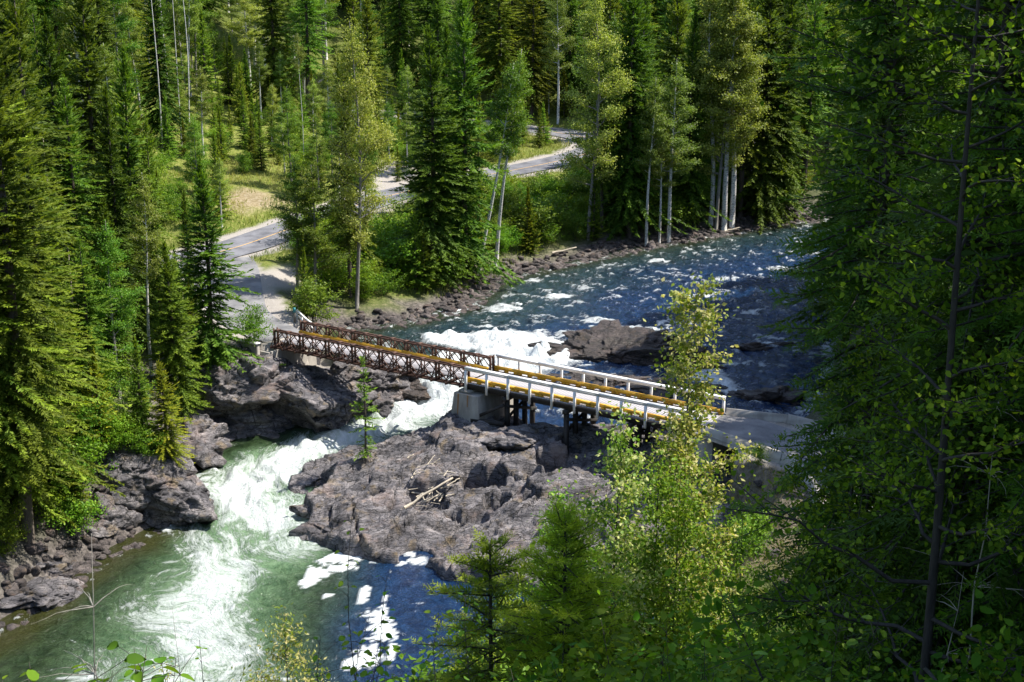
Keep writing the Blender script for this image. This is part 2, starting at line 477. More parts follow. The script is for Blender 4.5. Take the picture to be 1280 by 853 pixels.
M = {}
M['spruce'] = leaf_mat('spruce_needles', (0.03, 0.075, 0.010), (0.10, 0.175, 0.014), (0.20, 0.29, 0.02), 0.36, 0.38)
M['fir'] = leaf_mat('fir_needles', (0.04, 0.085, 0.008), (0.14, 0.20, 0.012), (0.28, 0.32, 0.02), 0.34, 0.3)
M['hemlock'] = leaf_mat('hemlock_needles', (0.05, 0.115, 0.012), (0.14, 0.23, 0.02), (0.25, 0.35, 0.03), 0.40, 0.35)
M['sapling'] = leaf_mat('young_pine_needles', (0.12, 0.24, 0.015), (0.28, 0.43, 0.025), (0.46, 0.57, 0.05), 0.52)
M['aspen'] = leaf_mat('aspen_leaves', (0.13, 0.21, 0.025), (0.27, 0.36, 0.055), (0.44, 0.50, 0.15), 0.45, 0.28, 0.55, 0.3)
M['birch'] = leaf_mat('birch_leaves', (0.06, 0.15, 0.012), (0.15, 0.27, 0.02), (0.26, 0.36, 0.04), 0.44, 0.25, 0.55, 0.3)
M['pale'] = leaf_mat('cottonwood_leaves', (0.12, 0.22, 0.015), (0.28, 0.38, 0.035), (0.60, 0.58, 0.24), 0.46, 0.12, 0.5, 0.3)
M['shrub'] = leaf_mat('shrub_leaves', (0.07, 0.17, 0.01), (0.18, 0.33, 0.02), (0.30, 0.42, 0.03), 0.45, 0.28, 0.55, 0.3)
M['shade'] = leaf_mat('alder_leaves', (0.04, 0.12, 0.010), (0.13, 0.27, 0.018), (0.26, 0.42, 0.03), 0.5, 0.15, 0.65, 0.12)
M['grass'] = leaf_mat('grass_blades', (0.10, 0.16, 0.02), (0.25, 0.28, 0.05), (0.42, 0.36, 0.14), 0.4, 0.1)
M['bark'] = bark_mat('conifer_bark', (0.035, 0.027, 0.022), (0.12, 0.095, 0.075))
M['bark_dark'] = bark_mat('dark_bark', (0.02, 0.016, 0.014), (0.06, 0.05, 0.042))
M['bark_grey'] = bark_mat('grey_bark', (0.11, 0.10, 0.09), (0.30, 0.28, 0.25))
M['birch_bark'] = bark_mat('white_bark', (0.07, 0.06, 0.055), (0.62, 0.6, 0.56), True)
M['dead'] = bark_mat('dead_wood', (0.22, 0.19, 0.15), (0.55, 0.48, 0.38))
M['rock'] = rock_mat('river_rock', (0.062, 0.060, 0.070), (0.175, 0.168, 0.185), (0.42, 0.395, 0.405), (0.30, 0.21, 0.09), True)
M['rock_dark'] = rock_mat('wet_dark_rock', (0.03, 0.024, 0.022), (0.075, 0.06, 0.055), (0.15, 0.12, 0.11), (0.12, 0.075, 0.035), True, 0.7)
M['boulder'] = rock_mat('boulder_stone', (0.055, 0.045, 0.047), (0.14, 0.12, 0.12), (0.28, 0.24, 0.23), (0.25, 0.17, 0.10), False)
M['rust'] = plain_mat('rusty_steel', (0.12, 0.052, 0.03), (0.045, 0.022, 0.016), 0.75, 2.5, 0.2)
M['white'] = plain_mat('white_paint', (0.80, 0.79, 0.78), (0.52, 0.5, 0.47), 0.5, 2.2, 0.08, lo=0.28, hi=0.45)
M['yellow'] = plain_mat('yellow_timber_paint', (0.62, 0.34, 0.018), (0.36, 0.17, 0.015), 0.55, 2.4, 0.1, lo=0.3, hi=0.5)
M['concrete'] = plain_mat('weathered_concrete', (0.40, 0.37, 0.33), (0.19, 0.17, 0.15), 0.85, 0.9, 0.25, lo=0.3, hi=0.6, stretch=(1, 1, .35))
M['rust_streak'] = plain_mat('rust_stain', (0.34, 0.17, 0.06), (0.25, 0.14, 0.07), 0.85, 3, 0.1)
M['creosote'] = plain_mat('creosoted_timber', (0.04, 0.033, 0.03), (0.015, 0.013, 0.012), 0.8, 3, 0.3, stretch=(1, 1, .3))
M['deck'] = plain_mat('weathered_deck_planks', (0.42, 0.40, 0.42), (0.26, 0.25, 0.26), 0.8, 1.6, 0.3)
M['teal'] = plain_mat('teal_paint', (0.02, 0.22, 0.25), (0.015, 0.15, 0.18), 0.4)
M['steel'] = plain_mat('galvanised_post', (0.3, 0.3, 0.3), (0.2, 0.2, 0.2), 0.5)

# ------------------------------------------------------------------ ground
def axis(segs):
    out = []
    for a, b, st in segs: out.append(np.arange(a, b, st))
    return np.concatenate(out)
gx = axis([(-3000, -600, 200), (-600, -150, 40), (-150, -60, 6), (-60, 62, 0.65), (62, 160, 4), (160, 600, 40), (600, 3001, 200)])
gy = axis([(-1500, -100, 140), (-100, 0, 8), (0, 58, 1.0), (58, 205, 0.65), (205, 300, 1.2), (300, 500, 6), (500, 900, 40), (900, 4001, 310)])
GX, GY = np.meshgrid(gx, gy)
GZ = H(GX, GY)
nx, ny = len(gx), len(gy)
vi = np.arange(nx * ny).reshape(ny, nx)
quads = np.stack([vi[:-1, :-1], vi[:-1, 1:], vi[1:, 1:], vi[1:, :-1]], -1).reshape(-1, 4)
X_, Y_ = GX.ravel(), GY.ravel()
_dL, _ = seg_dist(X_, Y_, BANK_L); _dR, _ = seg_dist(X_, Y_, BANK_R); _d = np.minimum(_dL, _dR)
stone = (1 - sstep(3, 8, _d + 1.5 * fbm(X_ * .4, Y_ * .4, s=2, o=2))) * np.where((_dR < _dL) & (Y_ < 120), .55, 1)
grav = np.zeros_like(stone)
for P, hw, sh in ROADS:
    d, _z = seg_dist(X_, Y_, P)
    grav = np.maximum(grav, 1 - sstep(hw + sh - 0.3, hw + sh + 0.6, d + 0.7 * fbm(X_ * .5, Y_ * .5, s=5, o=2)))
# gravel lay-by beside the junction and the brown cutting above the main road
lay = at(350, 345, 8.2)
grav = np.maximum(grav, 1 - sstep(1.3, 2.6, np.hypot((X_ - lay[0]) * 1.0, (Y_ - lay[1]) * .30)))
cut = at(505, 222, 10.4)
grav = np.maximum(grav, 1 - sstep(3.5, 6, np.hypot((X_ - cut[0]), (Y_ - cut[1]) * .45)))
br = at(318, 252, 10.5)
dirt = .75 - .75 * sstep(1.0, 7.0, np.hypot(X_ - br[0], (Y_ - br[1]) * .8) + 3 * fbm(X_ * .25, Y_ * .25, s=9, o=3))
e2 = at(985, 640, 5.5)
dirt = np.maximum(dirt, .55 - .55 * sstep(3, 7, np.hypot((X_ - e2[0]), (Y_ - e2[1]) * .45) + 1.0 * fbm(X_ * .5, Y_ * .5, s=9, o=3)))
mead_mask = 1 - sstep(20, 50, np.hypot((X_ + 28) * .7, (Y_ - 215) * .5))  # meadow ground colour around the clearing, forest floor elsewhere
gme = mesh_tris('ground', np.stack([X_, Y_, GZ.ravel()], 1), quads, smooth=True,
                attrs={'mask': np.stack([stone, grav, dirt], 1), 'mask2': np.stack([mead_mask, mead_mask, mead_mask], 1)})
gm, n, out = newmat('forest_floor')
gg = n.nodes.new('ShaderNodeNewGeometry'); pos = gg.outputs['Position']
a = N(n, 'ShaderNodeAttribute', attribute_name='mask'); sp = n.nodes.new('ShaderNodeSeparateColor'); n.links.new(a.outputs[0], sp.inputs[0])
a2 = N(n, 'ShaderNodeAttribute', attribute_name='mask2')
n1 = noise_n(n, pos, 0.35, 8, 0.7); n2 = noise_n(n, pos, 2.2, 8, 0.75); n3 = noise_n(n, pos, 14, 5, 0.7)
floor = ramp(n, n2, [(0.3, (0.03, 0.04, 0.012)), (0.5, (0.06, 0.085, 0.02)), (0.7, (0.12, 0.12, 0.04))])
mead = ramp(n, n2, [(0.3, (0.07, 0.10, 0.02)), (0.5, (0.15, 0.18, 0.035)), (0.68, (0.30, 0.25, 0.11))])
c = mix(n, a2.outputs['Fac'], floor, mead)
dirtc = ramp(n, n2, [(0.3, (0.16, 0.10, 0.06)), (0.5, (0.30, 0.22, 0.15)), (0.7, (0.42, 0.36, 0.30))])
c = mix(n, sp.outputs[2], c, dirtc)
stc = ramp(n, n2, [(0.32, (0.035, 0.032, 0.028)), (0.5, (0.105, 0.092, 0.085)), (0.7, (0.24, 0.21, 0.19))])
c = mix(n, sp.outputs[0], c, stc)
grc = ramp(n, n3, [(0.3, (0.22, 0.20, 0.18)), (0.55, (0.35, 0.32, 0.29)), (0.75, (0.48, 0.45, 0.41))])
c = mix(n, sp.outputs[1], c, grc)
p = N(n, 'ShaderNodeBsdfPrincipled', Roughness=0.95); n.links.new(c, p.inputs['Base Color']); p.inputs['Specular IOR Level'].default_value = 0.1
mm = N(n, 'ShaderNodeMath', operation='ADD'); n.links.new(n2, mm.inputs[0]); n.links.new(n3, mm.inputs[1])
n.links.new(bump(n, mm.outputs[0], 0.7, 0.12), p.inputs['Normal']); n.links.new(p.outputs[0], out.inputs[0])
tag(link('ground', gme, gm), kind='structure')

# ------------------------------------------------------------------ roads
def asphalt(name, base, tint):
    m, n, out = newmat(name)
    g = n.nodes.new('ShaderNodeNewGeometry'); pos = g.outputs['Position']
    a_ = noise_n(n, pos, 0.4, 6, 0.65); b_ = noise_n(n, pos, 25, 4, 0.7)
    c_ = ramp(n, a_, [(0.32, tuple(x * .7 for x in base)), (0.6, tuple(x * 1.25 for x in tint))])
    c_ = mix(n, 0.5, c_, ramp(n, b_, [(0.3, (0.7, 0.7, 0.7)), (0.7, (1.2, 1.2, 1.2))]), 'MULTIPLY')
    p = N(n, 'ShaderNodeBsdfPrincipled', Roughness=0.85); n.links.new(c_, p.inputs['Base Color']); n.links.new(bump(n, b_, 0.3, 0.02), p.inputs['Normal']); n.links.new(p.outputs[0], out.inputs[0])
    return m
M['asphalt'] = asphalt('asphalt', (0.10, 0.10, 0.115), (0.14, 0.14, 0.155))
M['asphalt_pale'] = asphalt('worn_pale_asphalt', (0.115, 0.115, 0.125), (0.175, 0.172, 0.175))
M['line_yellow'] = plain_mat('yellow_road_paint', (0.62, 0.36, 0.10), (0.45, 0.28, 0.1), 0.7, 4)

def ribbon(name, P, l, r, dz, mat, nc=5, kind='structure'):
    P = np.asarray(P, float); T = np.gradient(P[:, :2], axis=0); T /= np.linalg.norm(T, axis=1)[:, None]
    Nn = np.stack([-T[:, 1], T[:, 0]], 1); v = []
    l = np.broadcast_to(l, len(P)); r = np.broadcast_to(r, len(P))
    for i in range(len(P)):
        for k in range(nc + 1):
            o_ = -r[i] + (l[i] + r[i]) * k / nc
            v.append((P[i, 0] + Nn[i, 0] * o_, P[i, 1] + Nn[i, 1] * o_, P[i, 2] + dz))
    f = [(i * (nc + 1) + k, (i + 1) * (nc + 1) + k, (i + 1) * (nc + 1) + k + 1, i * (nc + 1) + k + 1) for i in range(len(P) - 1) for k in range(nc)]
    f = [tuple(reversed(q)) for q in f]
    o = link(name, mesh_tris(name, np.array(v), np.array(f), smooth=True), mat)
    return tag(o, kind=kind)
rm = smooth_line(ROAD_MAIN, 8); rl = smooth_line(ROAD_LINK, 8); rn = smooth_line(ROAD_NEAR, 8)
ribbon('main_road', rm, 3.7, 3.7, 0.006, M['asphalt'])
tpr = np.interp(np.arange(len(rl)), [0, len(rl) * .45, len(rl) - 1], [2.3, 2.8, 5.0])
ribbon('bridge_road', rl, tpr, tpr, -0.008, M['asphalt_pale'])
ribbon('valley_road', rn, 3.0, 3.0, 0.0, M['asphalt_pale'])
ribbon('road_centre_line', rm, 0.09, 0.09, 0.012, M['line_yellow'], 1)

# ------------------------------------------------------------------ water
def lines_mask(x, y, pts, wid):
    P = np.array([tuple(q) for q in pts]); d, v = seg_dist(x, y, np.hstack([P, np.array(wid, float)[:, None]]))
    return np.clip(1 - d / np.maximum(v, .1), 0, 1)

wx = axis([(-60, -34, 1.0), (-34, 44, 0.24), (44, 80, 1.0), (80, 420, 12)])
wy = axis([(-40, 60, 5), (60, 150, 0.24), (150, 205, 0.5), (205, 330, 6)])
WX, WY = np.meshgrid(wx, wy)
x, y = WX.ravel(), WY.ravel()
ins = inside(x, y, RIVER); dl, _ = seg_dist(x, y, BANK_L); dr, _ = seg_dist(x, y, BANK_R)
keep = ins | (np.minimum(dl, dr) < 1.6)
keep &= ~((x > 6) & (y < 100) & (dr < 1.2) & ~ins)
s_, t_ = bst(x, y)
lvl = water_level(x, y)
# rough water: strong in the falls and the tail race below the bridge
fall = lines_mask(x, y, [at(555, 425, 4), at(640, 430, 4), at(700, 440, 4), at(600, 470, 3), at(540, 500, 1.3)], [2.5, 5.5, 4.5, 8, 7])
race = lines_mask(x, y, [at(560, 500, 1.4), at(500, 530, 1), at(420, 556, .4), at(340, 585, .2), at(300, 620, 0), at(335, 650, 0)], [9, 7, 5.5, 6.5, 7, 5])
tail = lines_mask(x, y, [at(300, 600, 0), at(310, 660, 0), at(290, 710, 0), at(255, 760, 0), at(225, 820, 0), at(200, 900, 0)], [7, 8, 8, 8.5, 9, 9])
tail2 = lines_mask(x, y, [at(330, 640, 0), at(400, 655, 0), at(360, 690, 0)], [6, 3.5, 4])
right = lines_mask(x, y, [at(840, 450, 4), at(880, 470, 3.7), at(905, 500, 3)], [2.5, 3.2, 2.5])
green = np.clip(race * 1.2 + tail * 1.25 + tail2 * .8 - .12, 0, 1)
rough = np.clip(fall * 1.5 + race + .6 * tail + .25, 0, 1.4)
# flow-aligned coordinates
fx = s_ * 0.5 - t_ * 0.85; fy = s_ * 0.85 + t_ * 0.5
up = t_ > 9
flx = np.where(up, -x * .62 - y * .78, x * .35 - y * .93); fly = np.where(up, x * .78 - y * .62, x * .93 + y * .35)
wob = fbm(x * .12, y * .12, s=31, o=3) * 3
z = lvl + rough * (0.30 * fbm(flx * .35, (fly + wob) * .7, s=11, o=4) + 0.05 * fbm(flx * 1.3, fly * 2.1, s=12, o=2))
z += fall * (0.9 * np.abs(fbm(x * .35, y * .35, s=14, o=4)) + 0.35 * fbm(x * 1.2, y * 1.2, s=15, o=3)) + race * .42 * fbm(flx * .6, (fly + wob) * .9, s=16, o=4)
# standing waves with white crests in the upper river
crest = 1.3 * pfbm(flx * .95, fly * .50, s=21, o=4, g=.6) + .45 * pfbm(flx * .22, fly * .12, s=20, o=2)
z += up * .17 * crest
small = fbm(flx * .25, fly * .9 + wob, s=23, o=5)
streak = fbm(flx * .14 + wob * .25, (fly + wob) * 1.0, s=24, o=5)
cells = 1.4 * pfbm(x * .9 + wob, y * .9, s=25, o=5, g=.6)
soft = .5 + .5 * fbm(flx * .10 + wob * .1, (fly + wob) * .45, s=24, o=4)
foam = np.clip(fall * 2.6, 0, .95) + np.clip(race * 1.25 - .12 + .35 * (soft - .4) + .10 * cells, 0, .92)
foam = np.maximum(foam, np.clip(tail * .90 - .30 + .60 * (soft - .35) + .12 * cells, 0, .8) * (tail > 0.02))
foam = np.maximum(foam, np.clip(tail2 * .9 - .15 + .4 * (soft - .4), 0, .6))
foam += np.clip(right * 1.9 - .3 + .4 * cells, 0, .9)
foam += up * (.15 + .46 * sstep(.40, 1.2, crest + .6 * small)) * sstep(0, 3, dl)
for (px, py, a_, b_, zz) in [(632, 386, 26, 5, 4), (745, 400, 24, 4, 4), (700, 372, 16, 3, 4), (905, 352, 14, 3, 4), (965, 340, 18, 3, 4), (870, 372, 20, 3, 4), (790, 412, 40, 5, 4), (560, 392, 16, 4, 4), (600, 432, 26, 7, 4), (925, 455, 30, 5, 4), (960, 425, 25, 5, 4), (940, 392, 22, 2.5, 4),
                         (820, 330, 16, 2, 4), (668, 352, 12, 2, 4), (610, 408, 20, 3, 4), (720, 418, 40, 5, 4), (850, 405, 24, 4, 4)]:
    c = at(px, py, zz); rx = at(px + a_, py, zz)[0] - c[0]; ry = at(px, py - b_, zz)[1] - c[1]
    e = ((x - c[0] - .8 * wob * .2) / rx) ** 2 + ((y - c[1]) / ry) ** 2
    foam += np.clip((1.2 - e) * .55 + .5 * cells + .3 * small, 0, .62) * (e < 2.2)
# thick quiet foam rafts caught in the pool below the rock
raft = np.zeros_like(x)
_wx = x * .8 + y * .6 + .8 * fbm(x * .7, y * .7, s=43, o=3); _wy = y * .8 - x * .6 + .8 * fbm(x * .7 + 9, y * .7, s=44, o=3)
rn_ = pfbm(_wx * .6, _wy * .6, s=41, o=6, g=.66)
for (px, py, a_, b_) in [(425, 703, 34, 11), (400, 718, 22, 9), (385, 728, 10, 6), (518, 701, 24, 8), (455, 742, 8, 12), (465, 768, 14, 13), (478, 790, 18, 18), (460, 820, 22, 16), (440, 832, 16, 9), (205, 651, 24, 6), (478, 762, 6, 22), (410, 745, 8, 3), (490, 812, 8, 16)]:
    c = at(px, py, 0); rx = at(px + a_, py, 0)[0] - c[0]; ry = at(px, py - b_, 0)[1] - c[1]
    e = ((x - c[0]) / rx) ** 2 + ((y - c[1]) / ry) ** 2
    raft = np.maximum(raft, 1.05 - e + 1.1 * rn_)
raft = sstep(.25, .6, raft)
# lapping foam along the rocks
lap = (1 - sstep(.0, 1.3, np.minimum(dl, dr))) * (.25 + .3 * (t_ > 9))
foam += np.clip(lap * (.8 + cells), 0, .45)
foam = np.clip(foam, 0, 1)
z += .10 * foam * (fall + race > .05) + .035 * raft
wi = np.arange(len(x)).reshape(len(wy), len(wx))
q = np.stack([wi[:-1, :-1], wi[:-1, 1:], wi[1:, 1:], wi[1:, :-1]], -1).reshape(-1, 4)
q = q[keep[q].any(1)]
used, inv = np.unique(q, return_inverse=True)
wv = np.stack([x, y, z], 1)[used]
brown = (1 - sstep(0, 3.4, dl + .8 * wob)) * (x < -14) * (y < 108) + (1 - sstep(0, 3.5, dl)) * (t_ > 12) * .7
wme = mesh_tris('river', wv, inv.reshape(-1, 4), smooth=True, attrs={'foam': np.stack([foam, raft, green], 1)[used], 'flow': np.stack([flx, fly + wob, 0 * flx], 1)[used], 'tint': np.stack([np.clip(brown, 0, 1), np.clip(sstep(-8.5, -14, x + wob * .5) * (t_ < 5) + .65 * up * (1 - sstep(2, 17, dl + wob)), 0, 1), 0 * x], 1)[used]})
wm, n, out = newmat('river_water')
g = n.nodes.new('ShaderNodeNewGeometry'); pos = g.outputs['Position']
a = N(n, 'ShaderNodeAttribute', attribute_name='foam'); sp = n.nodes.new('ShaderNodeSeparateColor'); n.links.new(a.outputs[0], sp.inputs[0])
tb = N(n, 'ShaderNodeAttribute', attribute_name='tint')
fine = noise_n(n, mapping(n, pos, (1, 1, .3)), 2.6, 7, 0.72, 1.2)
wavy = noise_n(n, mapping(n, pos, (1.0, .8, .3), rot=(0, 0, .5)), 1.1, 6, 0.62, .8)
rip = noise_n(n, mapping(n, pos, (1.2, .9, .3), rot=(0, 0, .6)), 4.5, 4, 0.6, .4)
deep = ramp(n, wavy, [(0.35, (0.003, 0.011, 0.036)), (0.65, (0.010, 0.034, 0.090))])  # blue of the reflected sky is painted into this base colour
grn = ramp(n, wavy, [(0.3, (0.03, 0.075, 0.03)), (0.7, (0.13, 0.21, 0.11))])
st_ = n.nodes.new('ShaderNodeSeparateColor'); n.links.new(tb.outputs['Color'], st_.inputs[0])
deep = mix(n, st_.outputs[1], deep, ramp(n, wavy, [(0.35, (0.010, 0.020, 0.008)), (0.65, (0.028, 0.048, 0.020))]))
c = mix(n, sp.outputs[2], deep, grn)
c = mix(n, st_.outputs[0], c, (0.028, 0.030, 0.008))
# foam: milky bubbles under the surface, and white veins and froth that close up where it is dense
fl = N(n, 'ShaderNodeAttribute', attribute_name='flow')
v1 = noise_n(n, mapping(n, fl.outputs['Vector'], (.35, 1.15, 1)), 1.5, 8, 0.72, 1.6)
v2 = noise_n(n, mapping(n, fl.outputs['Vector'], (.8, 1.3, 1)), 4.2, 6, 0.75, 1.0)
av = N(n, 'ShaderNodeMath', operation='MULTIPLY_ADD'); n.links.new(v2, av.inputs[0]); av.inputs[1].default_value = .7; n.links.new(v1, av.inputs[2])
m1 = N(n, 'ShaderNodeMath', operation='MULTIPLY_ADD'); n.links.new(av.outputs[0], m1.inputs[0]); m1.inputs[1].default_value = 1.9; m1.inputs[2].default_value = -1.95
m2 = N(n, 'ShaderNodeMath', operation='MULTIPLY_ADD'); n.links.new(sp.outputs[0], m2.inputs[0]); m2.inputs[1].default_value = 1.25; n.links.new(m1.outputs[0], m2.inputs[2])
fo = ramp(n, m2.outputs[0], [(0.12, (0, 0, 0)), (0.42, (.45, .45, .45)), (0.95, (1, 1, 1))])
mk = N(n, 'ShaderNodeMath', operation='MULTIPLY'); n.links.new(sp.outputs[0], mk.inputs[0]); n.links.new(sp.outputs[2], mk.inputs[1])
mk2 = N(n, 'ShaderNodeMath', operation='MULTIPLY'); n.links.new(mk.outputs[0], mk2.inputs[0]); mk2.inputs[1].default_value = .75
c = mix(n, mk2.outputs[0], c, (0.24, 0.36, 0.22))
m3 = N(n, 'ShaderNodeMath', operation='MAXIMUM'); n.links.new(fo, m3.inputs[0]); n.links.new(sp.outputs[1], m3.inputs[1])
c = mix(n, m3.outputs[0], c, (0.60, 0.635, 0.645))
p = n.nodes.new('ShaderNodeBsdfPrincipled'); n.links.new(c, p.inputs['Base Color']); p.inputs['IOR'].default_value = 1.33
mr = N(n, 'ShaderNodeMapRange'); n.links.new(m3.outputs[0], mr.inputs[0]); mr.inputs[3].default_value = 0.07; mr.inputs[4].default_value = 0.8; n.links.new(mr.outputs[0], p.inputs['Roughness'])
hh = N(n, 'ShaderNodeMath', operation='MULTIPLY_ADD'); n.links.new(rip, hh.inputs[0]); hh.inputs[1].default_value = .45; n.links.new(wavy, hh.inputs[2])
hh2 = N(n, 'ShaderNodeMath', operation='MULTIPLY_ADD'); n.links.new(m3.outputs[0], hh2.inputs[0]); hh2.inputs[1].default_value = .35; n.links.new(hh.outputs[0], hh2.inputs[2])
n.links.new(bump(n, hh2.outputs[0], 0.9, 0.35), p.inputs['Normal']); n.links.new(p.outputs[0], out.inputs[0])
tag(link('river', wme, wm), kind='structure')

# ------------------------------------------------------------------ the rock island under the bridge
def ATL(L): return [(*at(px, py, z), z) for px, py, z in L]
isl = [tuple(at(*q_)) for q_ in [(578, 520, 3.6), (520, 540, 2.6), (468, 562, 1.6), (430, 573, .9), (380, 588, 0), (378, 606, 0), (415, 612, 0), (400, 628, 0), (380, 640, 0), (385, 672, 0), (425, 690, 0), (480, 704, 0), (500, 706, 0), (540, 712, 0), (560, 724, 0), (640, 738, 0), (760, 752, 0)]]
isl += [(14.5, 84), (19, 93), (24, 101), (23, 106), (17, 108.5), (9, 110), (3.5, 111.8), (0, 111.5)]
isl = np.array(isl)
isl_closed = np.vstack([isl, isl[:1]])
ICP = np.array(ATL([(572, 521, 4.6), (600, 522, 4.8), (590, 545, 4.5), (520, 541, 3.4), (470, 565, 2.4), (440, 578, 1.6), (400, 592, .9), (640, 560, 4.4), (560, 590, 3.2), (600, 610, 2.8), (480, 600, 2.4), (430, 625, 1.4), (400, 655, .7), (450, 672, 1.1),
                       (520, 640, 1.9), (560, 655, 1.4), (600, 650, 1.7), (660, 620, 2.8), (700, 590, 3.6), (640, 690, .8), (720, 660, 2.0), (700, 720, .5), (540, 690, .6), (480, 690, .7), (450, 640, 1.7)])
               + [(0, 108, 4.6), (4, 105, 4.2), (8, 103, 4.4), (13, 101, 5.0), (18, 99, 5.6), (23, 103, 6.0), (10, 95, 3.4), (15, 91, 4.2), (8, 107, 3.2), (2, 110, 2.6), (14, 105, 4.4)])
def island_h(x, y):
    d, _ = seg_dist(x, y, isl_closed); inn = inside(x, y, isl)
    sd = np.where(inn, d, -d)
    sd = sd + .45 * fbm(x * .5, y * .5, s=61, o=3)
    w_ = 1 / (np.hypot(x[..., None] - ICP[:, 0], y[..., None] - ICP[:, 1]) ** 3.2 + .6)
    base = (w_ * ICP[:, 2]).sum(-1) / w_.sum(-1)
    base = base + .35 * fbm(x * .22, y * .22, s=62, o=3)
    # joint blocks and tilted slabs, coarse to fine
    zz0 = np.zeros_like(x)
    u = x * .86 + y * .5 + .5 * fbm(x * .3, y * .3, s=65, o=3); v = -x * .5 + y * .86 + .5 * fbm(x * .3, y * .3, s=64, o=3)
    a1, e1 = facets(u * .17, v * .30, zz0, 301, .62, True)
    a2, e2 = facets(u * .55 + .2 * fbm(x, y, s=66, o=2), v * 1.05, zz0, 311, .24, True)
    a3, e3 = facets(u * 1.5, v * 2.9, zz0, 321, .13, True)
    a4 = facets(u * 4, v * 6.5, zz0, 331, .05)
    base = base + a1 + a2 + a3 + a4 - .40 * (1 - sstep(0, .035, e1)) - .12 * (1 - sstep(0, .05, e2))
    base = base + .05 * fbm(x * 2.5, y * 2.5, s=69, o=3)
    # potholes and hollows
    for (px, py, zz, r, dp) in [(606, 590, 3.4, 1.6, 2.6), (592, 580, 3.6, 1.0, 2.0), (552, 626, 2.2, .45, .8), (566, 634, 2.1, .5, .7), (760, 590, 3.4, .8, 1.2), (560, 570, 3.4, .6, .7), (470, 615, 2.2, .5, .7), (700, 645, 2.4, .6, .9), (622, 612, 3.0, .9, 1.3), (657, 617, 3.0, .8, 1.1), (530, 618, 2.3, 1.5, .9), (690, 572, 3.9, 1.4, 1.6), (720, 560, 4.0, 1.2, 1.6), (620, 555, 4.2, .9, 1.0), (636, 607, 2.7, .35, .4), (665, 580, 3.9, .8, .8), (600, 640, 1.8, .5, .4)]:
        c = at(px, py, zz); e = np.hypot((x - c[0]) * .85, (y - c[1]) * 1.0) / r + .25 * fbm(x * .9, y * .9, s=70, o=2)
        base = base - dp * 1.5 * (1 - sstep(.72, 1.0, e))
    # long cleft running to the water and the arched hollow at the waterline
    cl = lines_mask(x + .25 * fbm(x * 1.4, y * 1.4, s=88, o=3), y, [at(436, 618, 1.6), at(443, 648, 1.4), at(446, 668, 1.0), at(452, 692, .4)], [.08, .14, .16, .2]); base = base - .7 * sstep(0, .7, cl)
    c = at(520, 701, 0); e = np.hypot((x - c[0]) / 1.35, (y - c[1]) / 1.5); base = base - 2.2 * (1 - sstep(.75, 1.05, e))
    edge = -.9 + np.clip(sd + .4, -1, 3) * 3.2
    edge2 = edge + .25 * fbm(x * 1.1, y * 1.1, s=71, o=3)
    h = np.minimum(base, edge2)
    return np.where(sd < -1.6, -3, h)
ix = np.arange(-19.5, 27, .13); iy = np.arange(80, 114.5, .13)
IX, IY = np.meshgrid(ix, iy)
IZ = np.concatenate([island_h(IX[i:i + 20], IY[i:i + 20]) for i in range(0, len(iy), 20)])
vi = np.arange(IX.size).reshape(IX.shape)
q = np.stack([vi[:-1, :-1], vi[:-1, 1:], vi[1:, 1:], vi[1:, :-1]], -1).reshape(-1, 4)
zf = IZ.ravel(); q = q[(zf[q] > -2.0).any(1)]
used, inv = np.unique(q, return_inverse=True)
jx = .05 * fbm(IX.ravel() * 3, zf * 3, IY.ravel() * 3, s=77, o=2)
iv = np.stack([IX.ravel() + jx, IY.ravel() + jx[::-1], zf], 1)[used]
o = link('rock_island', mesh_tris('rock_island', iv, inv.reshape(-1, 4), smooth=False), M['rock'])
tag(o, 'large sunlit grey bedrock outcrop with potholes in the river below the bridge', 'rock outcrop')

def isl_z(x, y):
    return float(island_h(np.array([x]), np.array([y]))[0])

